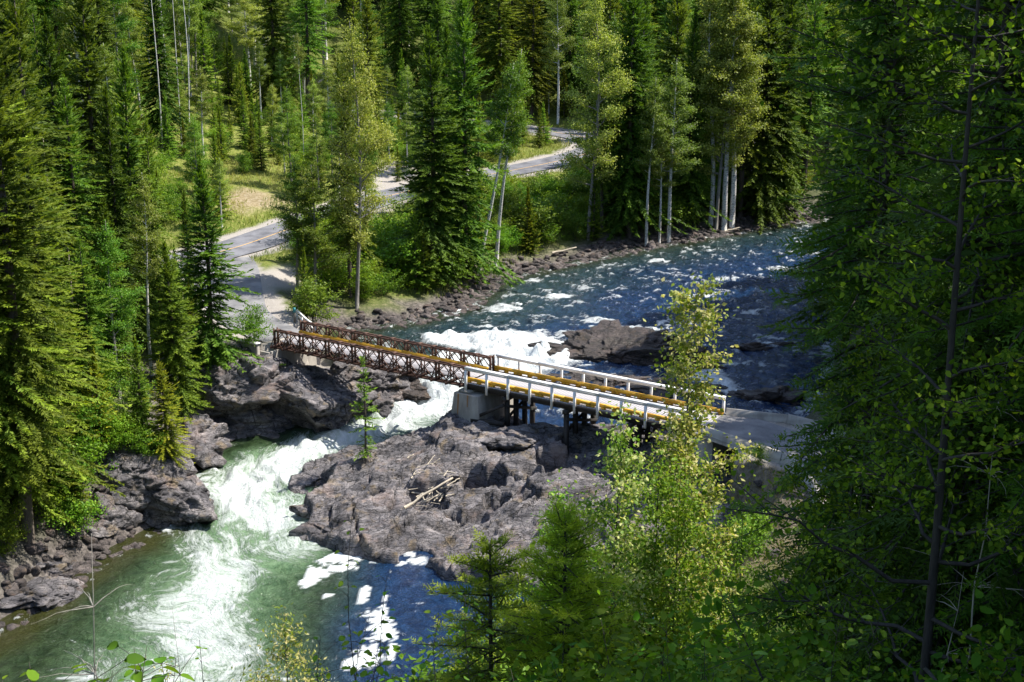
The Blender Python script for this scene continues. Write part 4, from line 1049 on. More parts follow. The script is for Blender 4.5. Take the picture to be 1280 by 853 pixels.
def conifer(seed, Ht, R, z0=.12, spacing=.4, nbr=7, droop=.25, twig=.55, tw=.16, step=.2, prof=.85, eltop=60, gaps=.12, trunk_r=None, bark='bark', mat='spruce', up=.2, name='spruce_tree', tipc=.5, wood=False, dead=0, hang=.3, spray=0, radial=False, minr=.0):
    rng = np.random.RandomState(seed)
    P, D, S, L, Wd, A = [], [], [], [], [], []
    wg = Geo()
    trunk_r = trunk_r or Ht * .011 + .06
    bend = rng.normal(0, .012 * Ht, 2)
    def ctr(z): 
        k = z / Ht
        return np.array([bend[0] * math.sin(k * 3), bend[1] * math.sin(k * 2.3), z])
    zt = np.linspace(0, Ht * .985, 12)
    g_ = Geo(); g_.tube([ctr(q_) - (0, 0, .6 if q_ == 0 else 0) for q_ in zt], [trunk_r * (1 - q_ / Ht) ** .8 + .012 for q_ in zt], 7)
    z = Ht * z0; lump = rng.uniform(0, 100)
    while z < Ht * .99:
        fr = (z - Ht * z0) / (Ht * (1 - z0))
        r0 = R * max((1 - fr), .0) ** prof * (.55 + .45 * min(1, fr * 6 + .3)) + .05 * R * (1 - fr) + .10 + minr * R * (1 - fr ** 3)
        r0 *= 1 + .22 * float(noise(z * .7 + lump, 0., s=seed))
        nb = max(4, int(round(nbr * (1 - .35 * fr) + rng.uniform(-1, 1))))
        a0 = rng.uniform(0, 6.28)
        for b_ in range(nb):
            if rng.rand() < gaps: continue
            az = a0 + b_ * 6.283 / nb + rng.normal(0, .22)
            Lb = r0 * rng.uniform(.5, 1.22) * (1 + .18 * math.sin(az * 2 + z * .8 + lump))
            el = math.radians(-14 + eltop * fr ** 1.6 + up * 40 + rng.normal(0, 11))
            n_ = max(3, int(Lb / step)); t = (np.arange(n_) + rng.uniform(.4, .9)) / n_; t = t[(t > .12) & (t <= 1.02)]
            if len(t) == 0: continue
            o_ = np.array([math.cos(az), math.sin(az), 0.]); lat = np.array([-o_[1], o_[0], 0.])
            dr_ = droop * (1.15 - fr)
            hz = t * math.tan(el) - dr_ * t ** 2 * 1.6 + dr_ * .7 * t ** 4
            c0 = ctr(z + rng.uniform(-.5, .5) * spacing)
            pts = c0 + o_ * (Lb * t * math.cos(el))[:, None] + np.array([0, 0, 1.]) * (Lb * hz)[:, None] + lat * (rng.normal(0, .06) * Lb * t ** 2)[:, None]
            if wood: wg.tube(np.vstack([c0, pts[::max(1, len(pts) // 4)], pts[-1] + o_ * .01]), np.linspace(.012 * Lb + .006, .004, len(pts[::max(1, len(pts) // 4)]) + 2), 4, False)
            tg = norm(np.gradient(np.vstack([c0, pts]), axis=0)[1:])
            for sg in (-1, 1):
                k = len(t)
                ln = twig * (1.25 - .75 * t) * rng.uniform(.6, 1.3, k) * min(1, .35 + Lb / R * .9)
                dd = norm(tg * rng.uniform(.45, .8, k)[:, None] + lat * sg * rng.uniform(.55, 1.0, k)[:, None] + np.array([0, 0, -1.]) * rng.uniform(-.1, hang * 1.6, k)[:, None])
                P.append(pts); D.append(dd); L.append(ln); Wd.append(ln * tw / twig * rng.uniform(.8, 1.3, k) * 1.25)
                sv = norm(np.cross(dd, np.array([0, 0, 1.]) + rng.normal(0, .45, (k, 3)))); S.append(sv)
                A.append(np.stack([rng.uniform(0, 1, k), np.clip((t - .55) * 2.0 * tipc + rng.uniform(-.15, .15, k), 0, 1)], 1))
            # spray over the branch axis
            k = len(t); ln = twig * .8 * rng.uniform(.6, 1.2, k)
            dd = norm(tg + rng.normal(0, .22, (k, 3)) + np.array([0, 0, .12])); P.append(pts - tg * (ln * .3)[:, None]); D.append(dd); L.append(ln); Wd.append(ln * .34)
            S.append(norm(np.cross(dd, rng.normal(0, 1, (k, 3)) + np.array([0, 0, 1.])))); A.append(np.stack([rng.uniform(0, 1, k), np.clip((t - .5) * 2 * tipc, 0, 1)], 1))
        z += spacing * (1 - .45 * fr) * rng.uniform(.8, 1.2)
    P, D, S, L, Wd, A = [np.concatenate(q_) for q_ in (P, D, S, L, Wd, A)]
    if spray:
        P, D, S, L, Wd, A = sprays(P, D, S, L, A, spray, rng, radial)
    v, f = kites(P, D, S, L, Wd, .12)
    col = np.repeat(np.stack([A[:, 0], A[:, 1], A[:, 0]], 1), 4, 0)
    col[2::4, 1] = np.clip(col[2::4, 1] + .2 * tipc, 0, 1)
    for k in range(dead):
        zz = Ht * rng.uniform(.03, z0 + .05); az = rng.uniform(0, 6.28); L_ = R * rng.uniform(.3, .7); c0 = ctr(zz); o_ = np.array([math.cos(az), math.sin(az), rng.uniform(-.35, .1)])
        g_.tube([c0, c0 + o_ * L_ * .6, c0 + o_ * L_ + (0, 0, -.1)], [.035, .02, .008], 4, False)
    if wood: g_.v += [q_ for q_ in wg.v]; 
    if wood:
        off = g_.n
        g_.f += [q_ + off for q_ in wg.f]; g_.n += wg.n
    root = empty(name)
    tr = g_.build('trunk', M[bark], root, True)
    cr = link('crown', mesh_tris('crown', v, f, col), M[mat], root)
    root['_h'] = Ht
    return root

def broadleaf(seed, Ht, R, z0=.3, nlimb=26, nleaf=9000, leaf=.2, cl=.45, trunk_r=None, bark='birch_bark', mat='aspen', name='aspen_tree', lean=(0, 0), upang=50, stems=1, ratio=.62, droopl=.3, tipc=.5, twigs=True, spread=0.0, prof=None, six=False):
    rng = np.random.RandomState(seed); g_ = Geo(); trunk_r = trunk_r or Ht * .008 + .03
    C_ = []; Wt = []
    for st in range(stems):
        ln_ = np.array(lean, float) + (rng.normal(0, spread, 2) if stems > 1 or spread else 0)
        hs_ = Ht * (1 if st == 0 else rng.uniform(.7, 1.0)); off = rng.normal(0, .02 * Ht if stems > 1 else 0, 2)
        wv_ = rng.normal(0, .012 * Ht, 2); ph = rng.uniform(0, 6, 2)
        def ctr(k): return np.array([off[0] + ln_[0] * k * hs_ + wv_[0] * math.sin(k * 5 + ph[0]) - wv_[0] * math.sin(ph[0]), off[1] + ln_[1] * k * hs_ + wv_[1] * math.sin(k * 4 + ph[1]) - wv_[1] * math.sin(ph[1]), hs_ * k])
        kk = np.linspace(0, 1, 14)
        g_.tube([ctr(q_) - (0, 0, .5 if q_ == 0 else 0) for q_ in kk], [trunk_r * (1 - .93 * q_) for q_ in kk], 7)
        for i in range(nlimb):
            q_ = (i + rng.uniform(0, 1)) / nlimb; k = z0 + (1 - z0) * q_ * .98
            pr = prof(q_) if prof else (math.sin(PI * min(1, q_ * .82 + .22)) ** .75) * (1 - .25 * q_)
            Lb = R * pr * rng.uniform(.65, 1.2) + .04 * R
            az = i * 2.4 + rng.normal(0, .5); el = math.radians(upang * rng.uniform(.5, 1.15) * (.7 + .5 * q_))
            t = np.linspace(0, 1, 7); o_ = np.array([math.cos(az), math.sin(az), 0])
            P = ctr(k) + o_ * (Lb * np.cos(el * (1 - t * droopl)) * t)[:, None] + np.array([0, 0, 1.]) * (Lb * np.sin(el) * (t - droopl * .5 * t ** 2))[:, None] + np.cumsum(rng.normal(0, .03 * Lb, (7, 3)), 0) * (t > 0)[:, None]
            r_ = trunk_r * (1 - .9 * k) * .5 + .004 * Ht * .1
            g_.tube(P, r_ * (1 - .85 * t), 4, False)
            C_.append(P[2:]); Wt.append(np.full(5, Lb + .2 * R))
            if twigs:
                for m_ in (2, 3, 4, 5):
                    for sg in (-1, 1):
                        d_ = norm(np.array([math.cos(az + sg * rng.uniform(.5, 1.2)), math.sin(az + sg * rng.uniform(.5, 1.2)), rng.uniform(0, .7)])) * Lb * rng.uniform(.22, .42)
                        Q = P[m_] + d_ * np.linspace(0, 1, 4)[:, None]; g_.tube(Q, r_ * .35 * np.array([1, .7, .5, .2]), 3, False); C_.append(Q[1:]); Wt.append(np.full(3, Lb * .8))
        C_.append(np.array([ctr(q_) for q_ in (.93, .97, 1.0)])); Wt.append(np.full(3, R * .5))
    C_ = np.vstack(C_); Wt = np.concatenate(Wt); Wt /= Wt.sum()
    ci = rng.choice(len(C_), nleaf, p=Wt)
    P = C_[ci] + rng.normal(0, cl, (nleaf, 3)) * np.array([1, 1, .8]) * rng.uniform(.3, 1.2, (nleaf, 1))
    D = norm(rng.normal(0, 1, (nleaf, 3)) + np.array([0, 0, -.35])); S = norm(np.cross(D, rng.normal(0, .6, (nleaf, 3)) + np.array([0, 0, 1.])))
    L = leaf * rng.uniform(.65, 1.25, nleaf)
    v, f = kites(P, D, S, L, L * ratio, .1, six)
    clump = _h(ci // 3, 0 * ci, 0 * ci, seed)
    tip = np.clip(tipc * (rng.uniform(-.6, 1.1, nleaf) + (clump - .5) * 1.2), 0, 1)
    col = np.repeat(np.stack([np.clip(.6 * rng.uniform(0, 1, nleaf) + .4 * clump, 0, 1), tip, tip], 1), 6 if six else 4, 0)
    root = empty(name); g_.build('trunk', M[bark], root, True)
    link('crown', mesh_tris('crown', v, f, col), M[mat], root); root['_h'] = Ht
    return root

class Kind:
    def __init__(s, *makers): s.m = makers; s.i = 0; s.roots = [None] * len(makers)
    def get(s, idx=None):
        i = s.i % len(s.m) if idx is None else idx % len(s.m)
        if idx is None: s.i += 1
        if s.roots[i] is None: s.roots[i] = s.m[i](); return s.roots[i]
        return copy_tree(s.roots[i])
def plant(kind, label, cat, x, y, h_, group=None, wid=1.0, rot=None, z=None, idx=None, lean=0.0):
    o = kind.get(idx); H0 = o['_h']; k = h_ / H0
    o.location = (x, y, (h1(x, y) if z is None else z) - .1)
    r_ = random.Random(int(abs(x * 977 + y * 131)))
    o.rotation_euler = (lean, 0, r_.uniform(0, 6.28) if rot is None else rot); o.scale = (k * wid, k * wid, k)
    for q_ in ('label', 'category', 'group'):
        if q_ in o: del o[q_]
    return tag(o, label, cat, group)
def top_z(y, py):
    v = (426.5 - py) / F; dy = math.cos(PITCH) + v * math.sin(PITCH); dz_ = -math.sin(PITCH) + v * math.cos(PITCH)
    return CZ + y * dz_ / dy
def plantpx(kind, label, cat, px, pyb, pyt, **kw):
    x, y, z = ground_at(px, pyb)
    return plant(kind, label, cat, x, y, top_z(y, pyt) - z, **kw)

SPR = Kind(lambda: conifer(1, 28, 5.0, .05, .42, 9, .36, .74, .20, .2, .72, mat='spruce', name='spruce_tree', tipc=.45),
           lambda: conifer(2, 30, 4.6, .08, .42, 9, .42, .72, .19, .2, .68, mat='spruce', name='spruce_tree', tipc=.35),
           lambda: conifer(3, 26, 5.3, .04, .44, 9, .32, .76, .20, .21, .8, mat='spruce', name='spruce_tree', tipc=.55))
FIR = Kind(lambda: conifer(11, 30, 5.0, .10, .42, 9, .30, .58, .15, .16, .62, mat='fir', name='fir_tree', tipc=.8, gaps=.18, hang=.1),
           lambda: conifer(12, 28, 4.6, .14, .42, 9, .26, .56, .15, .16, .58, mat='fir', name='fir_tree', tipc=.7, gaps=.2, hang=.1))
HEM = Kind(lambda: conifer(21, 27, 4.3, .22, .46, 8, .30, .68, .18, .2, .6, mat='hemlock', name='hemlock_tree', tipc=.6, gaps=.25, dead=24, bark='bark'),
           lambda: conifer(22, 29, 4.0, .28, .46, 8, .34, .66, .17, .2, .55, mat='hemlock', name='hemlock_tree', tipc=.5, gaps=.28, dead=24, bark='bark'))
YSP = Kind(lambda: conifer(31, 9, 2.1, .03, .27, 8, .10, .42, .13, .15, .95, mat='hemlock', name='young_conifer', tipc=.9, up=.45),
           lambda: conifer(32, 8, 1.7, .03, .27, 8, .05, .40, .12, .15, .9, mat='fir', name='young_conifer', tipc=.8, up=.6))
ASP = Kind(lambda: broadleaf(41, 24, 3.2, .38, 30, 15000, .21, .38, bark='birch_bark', mat='aspen', name='aspen_tree', trunk_r=.27),
           lambda: broadleaf(42, 26, 2.8, .45, 30, 14000, .21, .36, bark='birch_bark', mat='aspen', name='aspen_tree', upang=58, trunk_r=.28),
           lambda: broadleaf(43, 22, 3.0, .25, 30, 15000, .20, .38, bark='bark_grey', mat='birch', name='birch_tree', upang=45))
COT = Kind(lambda: broadleaf(51, 28, 4.0, .22, 42, 22000, .23, .5, bark='bark_grey', mat='aspen', name='cottonwood_tree', upang=48, tipc=.7))
BSH = Kind(lambda: broadleaf(61, 3.2, 1.7, .05, 12, 3600, .15, .24, .03, 'bark_dark', 'shrub', 'leafy_bush', stems=4, spread=.22, twigs=False),
           lambda: broadleaf(62, 3.6, 1.5, .08, 12, 3400, .15, .22, .03, 'bark_dark', 'birch', 'leafy_bush', stems=4, spread=.18, twigs=False),
           lambda: broadleaf(63, 2.4, 1.6, .05, 10, 2600, .14, .22, .03, 'bark_dark', 'shrub', 'leafy_bush', stems=5, spread=.3, twigs=False))
def snag(seed, Ht):
    rng = np.random.RandomState(seed); g_ = Geo(); zt = np.linspace(0, Ht, 12); wv_ = rng.normal(0, .05, (12, 2)).cumsum(0)
    g_.tube([(a_[0], a_[1], q_) for a_, q_ in zip(wv_, zt)], [.20 * (1 - q_ / Ht) ** .6 + .03 for q_ in zt], 7)
    b = Geo()
    for i in range(int(Ht * 2.2)):
        q_ = rng.uniform(.25, .99); az = rng.uniform(0, 6.28); L = rng.uniform(.5, 1.9) * (1.15 - q_ * .6); k = int(q_ * 11); c0 = np.array([wv_[k][0], wv_[k][1], q_ * Ht]); t = np.linspace(0, 1, 5)[:, None]
        b.tube(c0 + np.array([math.cos(az), math.sin(az), 0]) * L * t + np.array([0, 0, 1.]) * (-.5 * L * t ** 2 + .15 * t), .028 * (1 - .8 * t[:, 0]), 4, False)
    r = empty('dead_snag'); g_.build('trunk', M['dead'], r, True); b.build('branches', M['dead'], r, True); r['_h'] = Ht
    return r
SNAG = Kind(lambda: snag(71, 20))
def pole_tree(seed, Ht, bark='birch_bark'):
    return broadleaf(seed, Ht, 2.0, .72, 14, 5000, .2, .4, .14, bark, 'aspen', 'slender_birch', upang=55)
POL = Kind(lambda: pole_tree(81, 30), lambda: pole_tree(82, 28))

HFIR = Kind(lambda: conifer(15, 38, 5.4, .09, .40, 10, .30, .52, .14, .15, .6, mat='hemlock', name='fir_tree', tipc=.9, gaps=.14, hang=.2),
           lambda: conifer(16, 36, 5.0, .12, .40, 10, .26, .50, .13, .15, .55, mat='hemlock', name='fir_tree', tipc=.8, gaps=.16, hang=.2))
CON, DEC, BU = 'conifer', 'broadleaf tree', 'bush'
# -- left bank
for kd, lb, px, pb, pt, wd in [
    (HFIR, 'huge yellow-green fir at the far left edge of the photo', -14, 640, -120, 1.15),
    (HFIR, 'tall yellow-green fir whose thick trunk stands on the lower left shore', 34, 676, -40, 1.0),
    (HFIR, 'yellow-green fir with long drooping boughs right of the thick trunk', 66, 560, 120, 1.1),
    (SPR, 'dark spruce filling the gap behind the dead-topped snag', 88, 400, 20, 1.0),
    (HEM, 'thin hemlock with a visible dark trunk right of the snag', 108, 430, 100, .9),
    (SPR, 'dense spruce with a pointed top left of the road spruce', 158, 440, 108, .85),
    (SPR, 'narrow dark spruce behind the pointed spruce on the left slope', 182, 420, 60, .85),
    (HEM, 'brownish thin-crowned hemlock above the pale birch on the left', 205, 430, 150, .8),
    (SPR, 'very tall spruce reaching the top edge in the left block of trees', 132, 370, -40, .9),
    (SPR, 'tall dark spruce behind the left block at the top edge', 38, 420, -80, 1.0),
    (HEM, 'hemlock rising between the tall fir and the snag', 60, 450, -20, .9),
    (SPR, 'big layered dark spruce standing alone between the road and the left trees', 263, 468, 202, 1.15),
    (SPR, 'medium green spruce just left of the lone layered spruce', 220, 520, 300, 1.0),
    (FIR, 'small bright fir rooted on the rocks at the water edge left of the cliff', 207, 590, 452, 1.35),
    (YSP, 'small bushy conifer at the foot of the left slope', 178, 545, 425, 1.0),
    (YSP, 'young fir standing among brush above the left crag', 128, 570, 440, 1.1),
    (HEM, 'mid-height hemlock in the middle of the left slope', 115, 520, 300, 1.2),
    (YSP, 'yellowish young fir beside the thick trunk', 80, 640, 500, 1.2),
    (YSP, 'low fir leaning over the left shore boulders', 100, 650, 560, 1.2),
    (SPR, 'spruce behind the pale birch against the road bank', 240, 400, 240, .9),
    (SPR, 'dark spruce squeezed between the two hemlocks on the left', 150, 480, 250, .9)]:
    plantpx(kd, lb, CON, px, pb, pt, wid=wd)
plantpx(ASP, 'pale bright-green birch in the middle of the left slope', DEC, 150, 500, 275, wid=1.2, idx=2)
plantpx(ASP, 'thin light-green aspen behind the snag on the left', DEC, 190, 470, 215, wid=.9, idx=1)
plantpx(SNAG, 'dead grey snag with crooked bare branches in the left trees', 'dead tree', 76, 400, 172)
plantpx(SNAG, 'short dead snag bare of bark beside the pale birch', 'dead tree', 96, 450, 300)
for i, (lb, px, pb, hh_) in enumerate([('light green bush growing on top of the rounded boulder beside the abutment', 318, 455, 3.6), ('bush at the top of the cracked rock wall', 292, 462, 2.4), ('upright willow clump above the left crag', 118, 500, 4.2), ('bush hanging over the left cliff nose', 150, 575, 3.0), ('broad bush on the left slope under the birch', 170, 520, 3.6),
                   ('green bush on the shore right of the thick trunk', 95, 610, 4.2), ('small bush between the blocky rock faces', 245, 515, 2.2), ('bush below the lone layered spruce', 275, 475, 2.6), ('low bush beside the thick trunk on the shore', 55, 650, 3.0), ('bush on the lower left corner shore', 8, 690, 3.2), ('scrubby bush above the left ledge', 232, 545, 2.0), ('bush behind the young fir on the left crag', 110, 560, 3.6), ('rounded bush on the slope left of the bright small fir', 185, 575, 2.6), ('tall bush in the shade left of the birch', 125, 470, 4.0)]):
    plantpx(BSH, lb, BU, px, pb, 0, idx=i) if False else None
    x_, y_, z_ = ground_at(px, pb); plant(BSH, lb, BU, x_, y_, hh_, idx=i)
# -- between road and river
for kd, ix_, lb, cat, px, pb, pt, wd, ln in [
    (COT, 0, 'feathery pale tree with twin dark trunks beside the gravel shoulder', DEC, 446, 385, 25, .85, 0),
    (ASP, 2, 'slim birch with a white lower trunk behind the guard rail', DEC, 394, 396, 205, 1.5, 0),
    (ASP, 2, 'leafy birch at the bend of the gravel shoulder', DEC, 372, 372, 195, 1.3, 0),
    (HEM, 0, 'dark hemlock entwined with the feathery pale tree', CON, 438, 372, 75, .8, 0),
    (SPR, 0, 'broad dark spruce in the centre with boughs hiding the road', CON, 538, 352, 32, 1.0, 0),
    (SPR, 2, 'tallest dark spruce right of the centre spruce reaching the top edge', CON, 580, 346, -25, .8, 0),
    (SPR, 1, 'spruce between the centre spruces and the leaning birches', CON, 562, 330, 30, .8, 0),
    (COT, 0, 'light yellow-green cottonwood right of the road bend', DEC, 735, 300, -20, .95, 0),
    (SPR, 1, 'tall dark spruce left of the white-stemmed birches', CON, 786, 296, -60, .8, 0),
    (SPR, 2, 'dark spruce right behind the cottonwood', CON, 765, 262, 60, .8, 0),
    (ASP, 0, 'white-stemmed aspen on the bank right of the dark spruce', DEC, 836, 306, 72, 1.1, 0),
    (ASP, 1, 'grey-stemmed aspen leaning slightly left on the bank', DEC, 808, 310, 95, 1.0, 0),
    (ASP, 0, 'thin aspen with a bare white stem between the two bank aspens', DEC, 824, 306, 120, .9, 0),
    (COT, 0, 'tall light aspen with a spreading bright crown over the far bank', DEC, 895, 290, -45, .85, 0),
    (ASP, 0, 'tall white-stemmed aspen in the clump at the far river bend', DEC, 905, 290, -10, 1.2, 0),
    (ASP, 1, 'grey aspen at the right side of the clump at the river bend', DEC, 914, 290, -30, 1.2, 0),
    (ASP, 1, 'aspen behind the clump at the river bend', DEC, 888, 284, -20, 1.1, 0),
    (SPR, 0, 'dark conifer right of the aspen clump at the river bend', CON, 950, 277, -60, .9, 0),
    (SPR, 1, 'dark conifer between the aspen clump and the right-hand woods', CON, 975, 270, -40, .9, 0),
    (HEM, 1, 'slender hemlock behind the aspen clump', CON, 925, 272, -30, .9, 0),
    (SPR, 2, 'dark spruce behind the white-stemmed bank aspens', CON, 862, 280, 10, .75, 0),
    (HEM, 1, 'hemlock between the cottonwood and the dark spruce', CON, 752, 290, 60, .8, 0),
    (YSP, 0, 'small spruce at the foot of the centre spruces', CON, 520, 362, 270, 1.0, 0),
    (YSP, 0, 'small spruce left of the leaning birches', CON, 530, 364, 280, 1.0, 0),
    (YSP, 1, 'young spruce just right of the leaning birches', CON, 662, 318, 250, 1.0, 0)]:
    plantpx(kd, lb, cat, px, pb, pt, wid=wd, idx=ix_)
# leaning twin birches
for lb, px, pb, px2, pt, sd_ in [('white birch leaning right, left one of the pair over the river', 597, 342, 642, 78, 91), ('white birch leaning right, right one of the pair over the river', 620, 334, 650, 60, 92)]:
    x_, y_, z_ = ground_at(px, pb); zt_ = top_z(y_, pt); xt = (px2 - 640) / 1700 * (y_ * .964 - (zt_ - CZ) * .266)
    hh_ = zt_ - z_; o = broadleaf(sd_, hh_, 2.6, .55, 26, 11000, .2, .4, .27, 'birch_bark', 'birch', 'leaning_birch', lean=((xt - x_) / hh_, .02), upang=50)
    o.location = (x_, y_, z_ - .1); tag(o, lb, DEC)

# ------------------------------------------------------------------ the forest behind
rng = np.random.RandomState(77)
def road_gap(x, y):
    return min(float(seg_dist(np.array([x]), np.array([y]), P)[0][0]) for P, _a, _b in ROADS)
def bank_gap(x, y):
    a_ = np.array([x]); b_ = np.array([y]); d = min(float(seg_dist(a_, b_, BANK_L)[0][0]), float(seg_dist(a_, b_, BANK_R)[0][0]))
    return -d if inside(a_, b_, RIVER)[0] else d
def pxof(x, y, z):
    z = z - CZ; c_ = y * math.cos(PITCH) - z * math.sin(PITCH); q_ = y * math.sin(PITCH) + z * math.cos(PITCH)
    return 640 + F * x / c_, 426.5 - F * q_ / c_
placed = []
def far_enough(x, y, d):
    for a_, b_ in placed:
        if (a_ - x) ** 2 + (b_ - y) ** 2 < d * d: return False
    placed.append((x, y)); return True
nc = 0
rows = []
for yy in np.arange(176, 336, 6.8):
    for xx in np.arange(-135, 125, 7.2):
        rows.append((xx + rng.uniform(-3.2, 3.2), yy + rng.uniform(-3, 3)))
for x_, y_ in rows:
    z_ = h1(x_, y_); px, py = pxof(x_, y_, z_)
    if not (-90 < px < 1130): continue
    if road_gap(x_, y_) < 6.5 or bank_gap(x_, y_) < 5: continue
    south = float(np.interp(x_, ROAD_MAIN[:12, 0], ROAD_MAIN[:12, 1])) if x_ < 14 else 0
    if x_ < 14 and y_ < south: continue
    clear = (-48 < x_ < -6 and y_ < 232) or (-4 < x_ < 12 and 205 < y_ < 245)
    if clear:
        continue
    if y_ > 290 and rng.rand() < .45: continue
    if not far_enough(x_, y_, 5.0): continue
    light = x_ < -2 and y_ < 310
    vlight = 180 < px < 520 and y_ < 300 and x_ < 3
    if vlight and rng.rand() < .75:
        q_ = rng.rand()
        if q_ < .62: plant(ASP, 'pale aspen scattered through the forest behind the road', DEC, x_, y_, rng.uniform(12, 23), 'aspens in the forest behind the road', rng.uniform(1.1, 1.5))
        else: plant(YSP, 'light green half-grown conifer in the forest behind the road', CON, x_, y_, rng.uniform(10, 17), 'half-grown conifers in the forest behind the road', rng.uniform(.8, 1.0))
        nc += 1; continue
    r_ = rng.rand()
    if r_ < (.46 if light else .30):
        plant(ASP, 'pale aspen scattered through the forest behind the road', DEC, x_, y_, rng.uniform(17, 27), 'aspens in the forest behind the road', rng.uniform(.9, 1.25))
    elif r_ < (.66 if light else .52):
        plant(HEM, 'mid-green hemlock in the forest behind the road', CON, x_, y_, rng.uniform(22, 32), 'hemlocks in the forest behind the road', rng.uniform(.9, 1.15))
    elif r_ < (.78 if light else .68):
        plant(FIR, 'yellow-green fir in the forest behind the road', CON, x_, y_, rng.uniform(22, 32), 'firs in the forest behind the road', rng.uniform(.9, 1.1))
    else:
        plant(SPR, 'dark spruce in the forest behind the road', CON, x_, y_, rng.uniform(24, 36), 'spruces in the forest behind the road', rng.uniform(.9, 1.1))
    nc += 1
print('forest', nc)
# white poles of bare-stemmed birches at the upper left
for i, (px, pb, lb) in enumerate([(118, 150, 'lone bare white birch stem at the top left of the photo'), (202, 176, 'tallest bare white birch stem left of the clearing'), (226, 168, 'thin white stem just right of the tallest bare stem'), (236, 162, 'bare stem at the right end of the white stem group'), (213, 150, 'faint slender stem behind the white stem group'), (378, 175, 'white stem standing at the left of the clearing')]):
    x_, y_ = at(px, pb, 17); plant(POL, lb, DEC, x_, y_, 33 if i < 5 else 20, wid=.75, idx=i)
# young conifers and saplings in the clearing
n_ = 0
for _ in range(1500):
    x_, y_ = rng.uniform(-62, 12), rng.uniform(166, 262)
    if road_gap(x_, y_) < 6.2: continue
    if x_ < 14 and y_ < float(np.interp(x_, ROAD_MAIN[:12, 0], ROAD_MAIN[:12, 1])): continue
    px, py = pxof(x_, y_, h1(x_, y_))
    if np.hypot(px - 318, (py - 252) * 1.2) < 44: continue
    if n_ > 230: break
    if not far_enough(x_, y_, 2.7): continue
    n_ += 1; r_ = rng.rand()
    if r_ < .45: plant(YSP, 'young bright green conifer on the open slope above the road', CON, x_, y_, rng.uniform(4, 10), 'young conifers on the slope above the road', rng.uniform(.8, 1.1))
    elif r_ < .66: plant(ASP, 'small light green aspen on the open slope above the road', DEC, x_, y_, rng.uniform(7, 14), 'small aspens on the slope above the road', 1.25)
    else: plant(BSH, 'sunlit yellow-green bush on the open slope above the road', BU, x_, y_, rng.uniform(2, 4), 'bushes on the slope above the road', 1.1)
# bushes and small trees between the road and the river
n_ = 0; placed2 = []
for _ in range(3000):
    x_, y_ = rng.uniform(-26, 44), rng.uniform(128, 206)
    if n_ >= 185: break
    if road_gap(x_, y_) < 5.2: continue
    if x_ < 14 and y_ > float(np.interp(x_, ROAD_MAIN[:12, 0], ROAD_MAIN[:12, 1])): continue
    bg_ = bank_gap(x_, y_)
    if bg_ < (4.6 if y_ > 150 else 6.2) or bg_ > 28: continue
    if np.hypot(x_ - lay[0], (y_ - lay[1]) * .35) < 3.2: continue
    if any((a_ - x_) ** 2 + (b_ - y_) ** 2 < 2.6 for a_, b_ in placed2): continue
    px, py = pxof(x_, y_, h1(x_, y_)); r_ = rng.rand(); tall_ = 3.6 if r_ < .72 else 8 if r_ < .88 else 11; pt_ = pxof(x_, y_, h1(x_, y_) + tall_)[1]
    if any(a_ < px < b_ and pt_ < d_ and py > c_ for a_, b_, c_, d_ in [(640, 728, 150, 214), (478, 524, 215, 252), (286, 364, 255, 335), (296, 350, 320, 405)]): continue
    if 580 < px < 645 and py > 318: continue
    placed2.append((x_, y_)); n_ += 1
    if r_ < .72: plant(BSH, 'green bush in the thicket between the road and the river', BU, x_, y_, rng.uniform(2.2, 5.2), 'bushes between the road and the river', rng.uniform(.9, 1.3))
    elif r_ < .88: plant(YSP, 'young conifer in the thicket between the road and the river', CON, x_, y_, rng.uniform(5, 11), 'young conifers between the road and the river', 1.0)
    elif y_ > 150: plant(ASP, 'small leafy tree in the thicket between the road and the river', DEC, x_, y_, rng.uniform(8, 14), 'small trees between the road and the river', 1.2, idx=2)
# left slope undergrowth
n_ = 0
for _ in range(2500):
    x_, y_ = rng.uniform(-62, -27), rng.uniform(70, 143)
    if n_ >= 115: break
    if road_gap(x_, y_) < 5 or bank_gap(x_, y_) < (2.2 if y_ < 112 else 3.2): continue
    if any((a_ - x_) ** 2 + (b_ - y_) ** 2 < 3.4 for a_, b_ in placed2): continue
    placed2.append((x_, y_)); n_ += 1; r_ = rng.rand()
    if bank_gap(x_, y_) > 16 and r_ < .5: plant(HEM if r_ < .25 else SPR, 'conifer deep in the wood on the left slope', CON, x_, y_, rng.uniform(18, 28), 'conifers deep in the left slope wood', 1.0)
    elif r_ < .75: plant(BSH, 'green bush in the undergrowth of the left slope', BU, x_, y_, rng.uniform(1.6, 4), 'bushes on the left slope', rng.uniform(.9, 1.3))
    else: plant(YSP, 'young conifer in the undergrowth of the left slope', CON, x_, y_, rng.uniform(3, 7), 'young conifers on the left slope', 1.1)

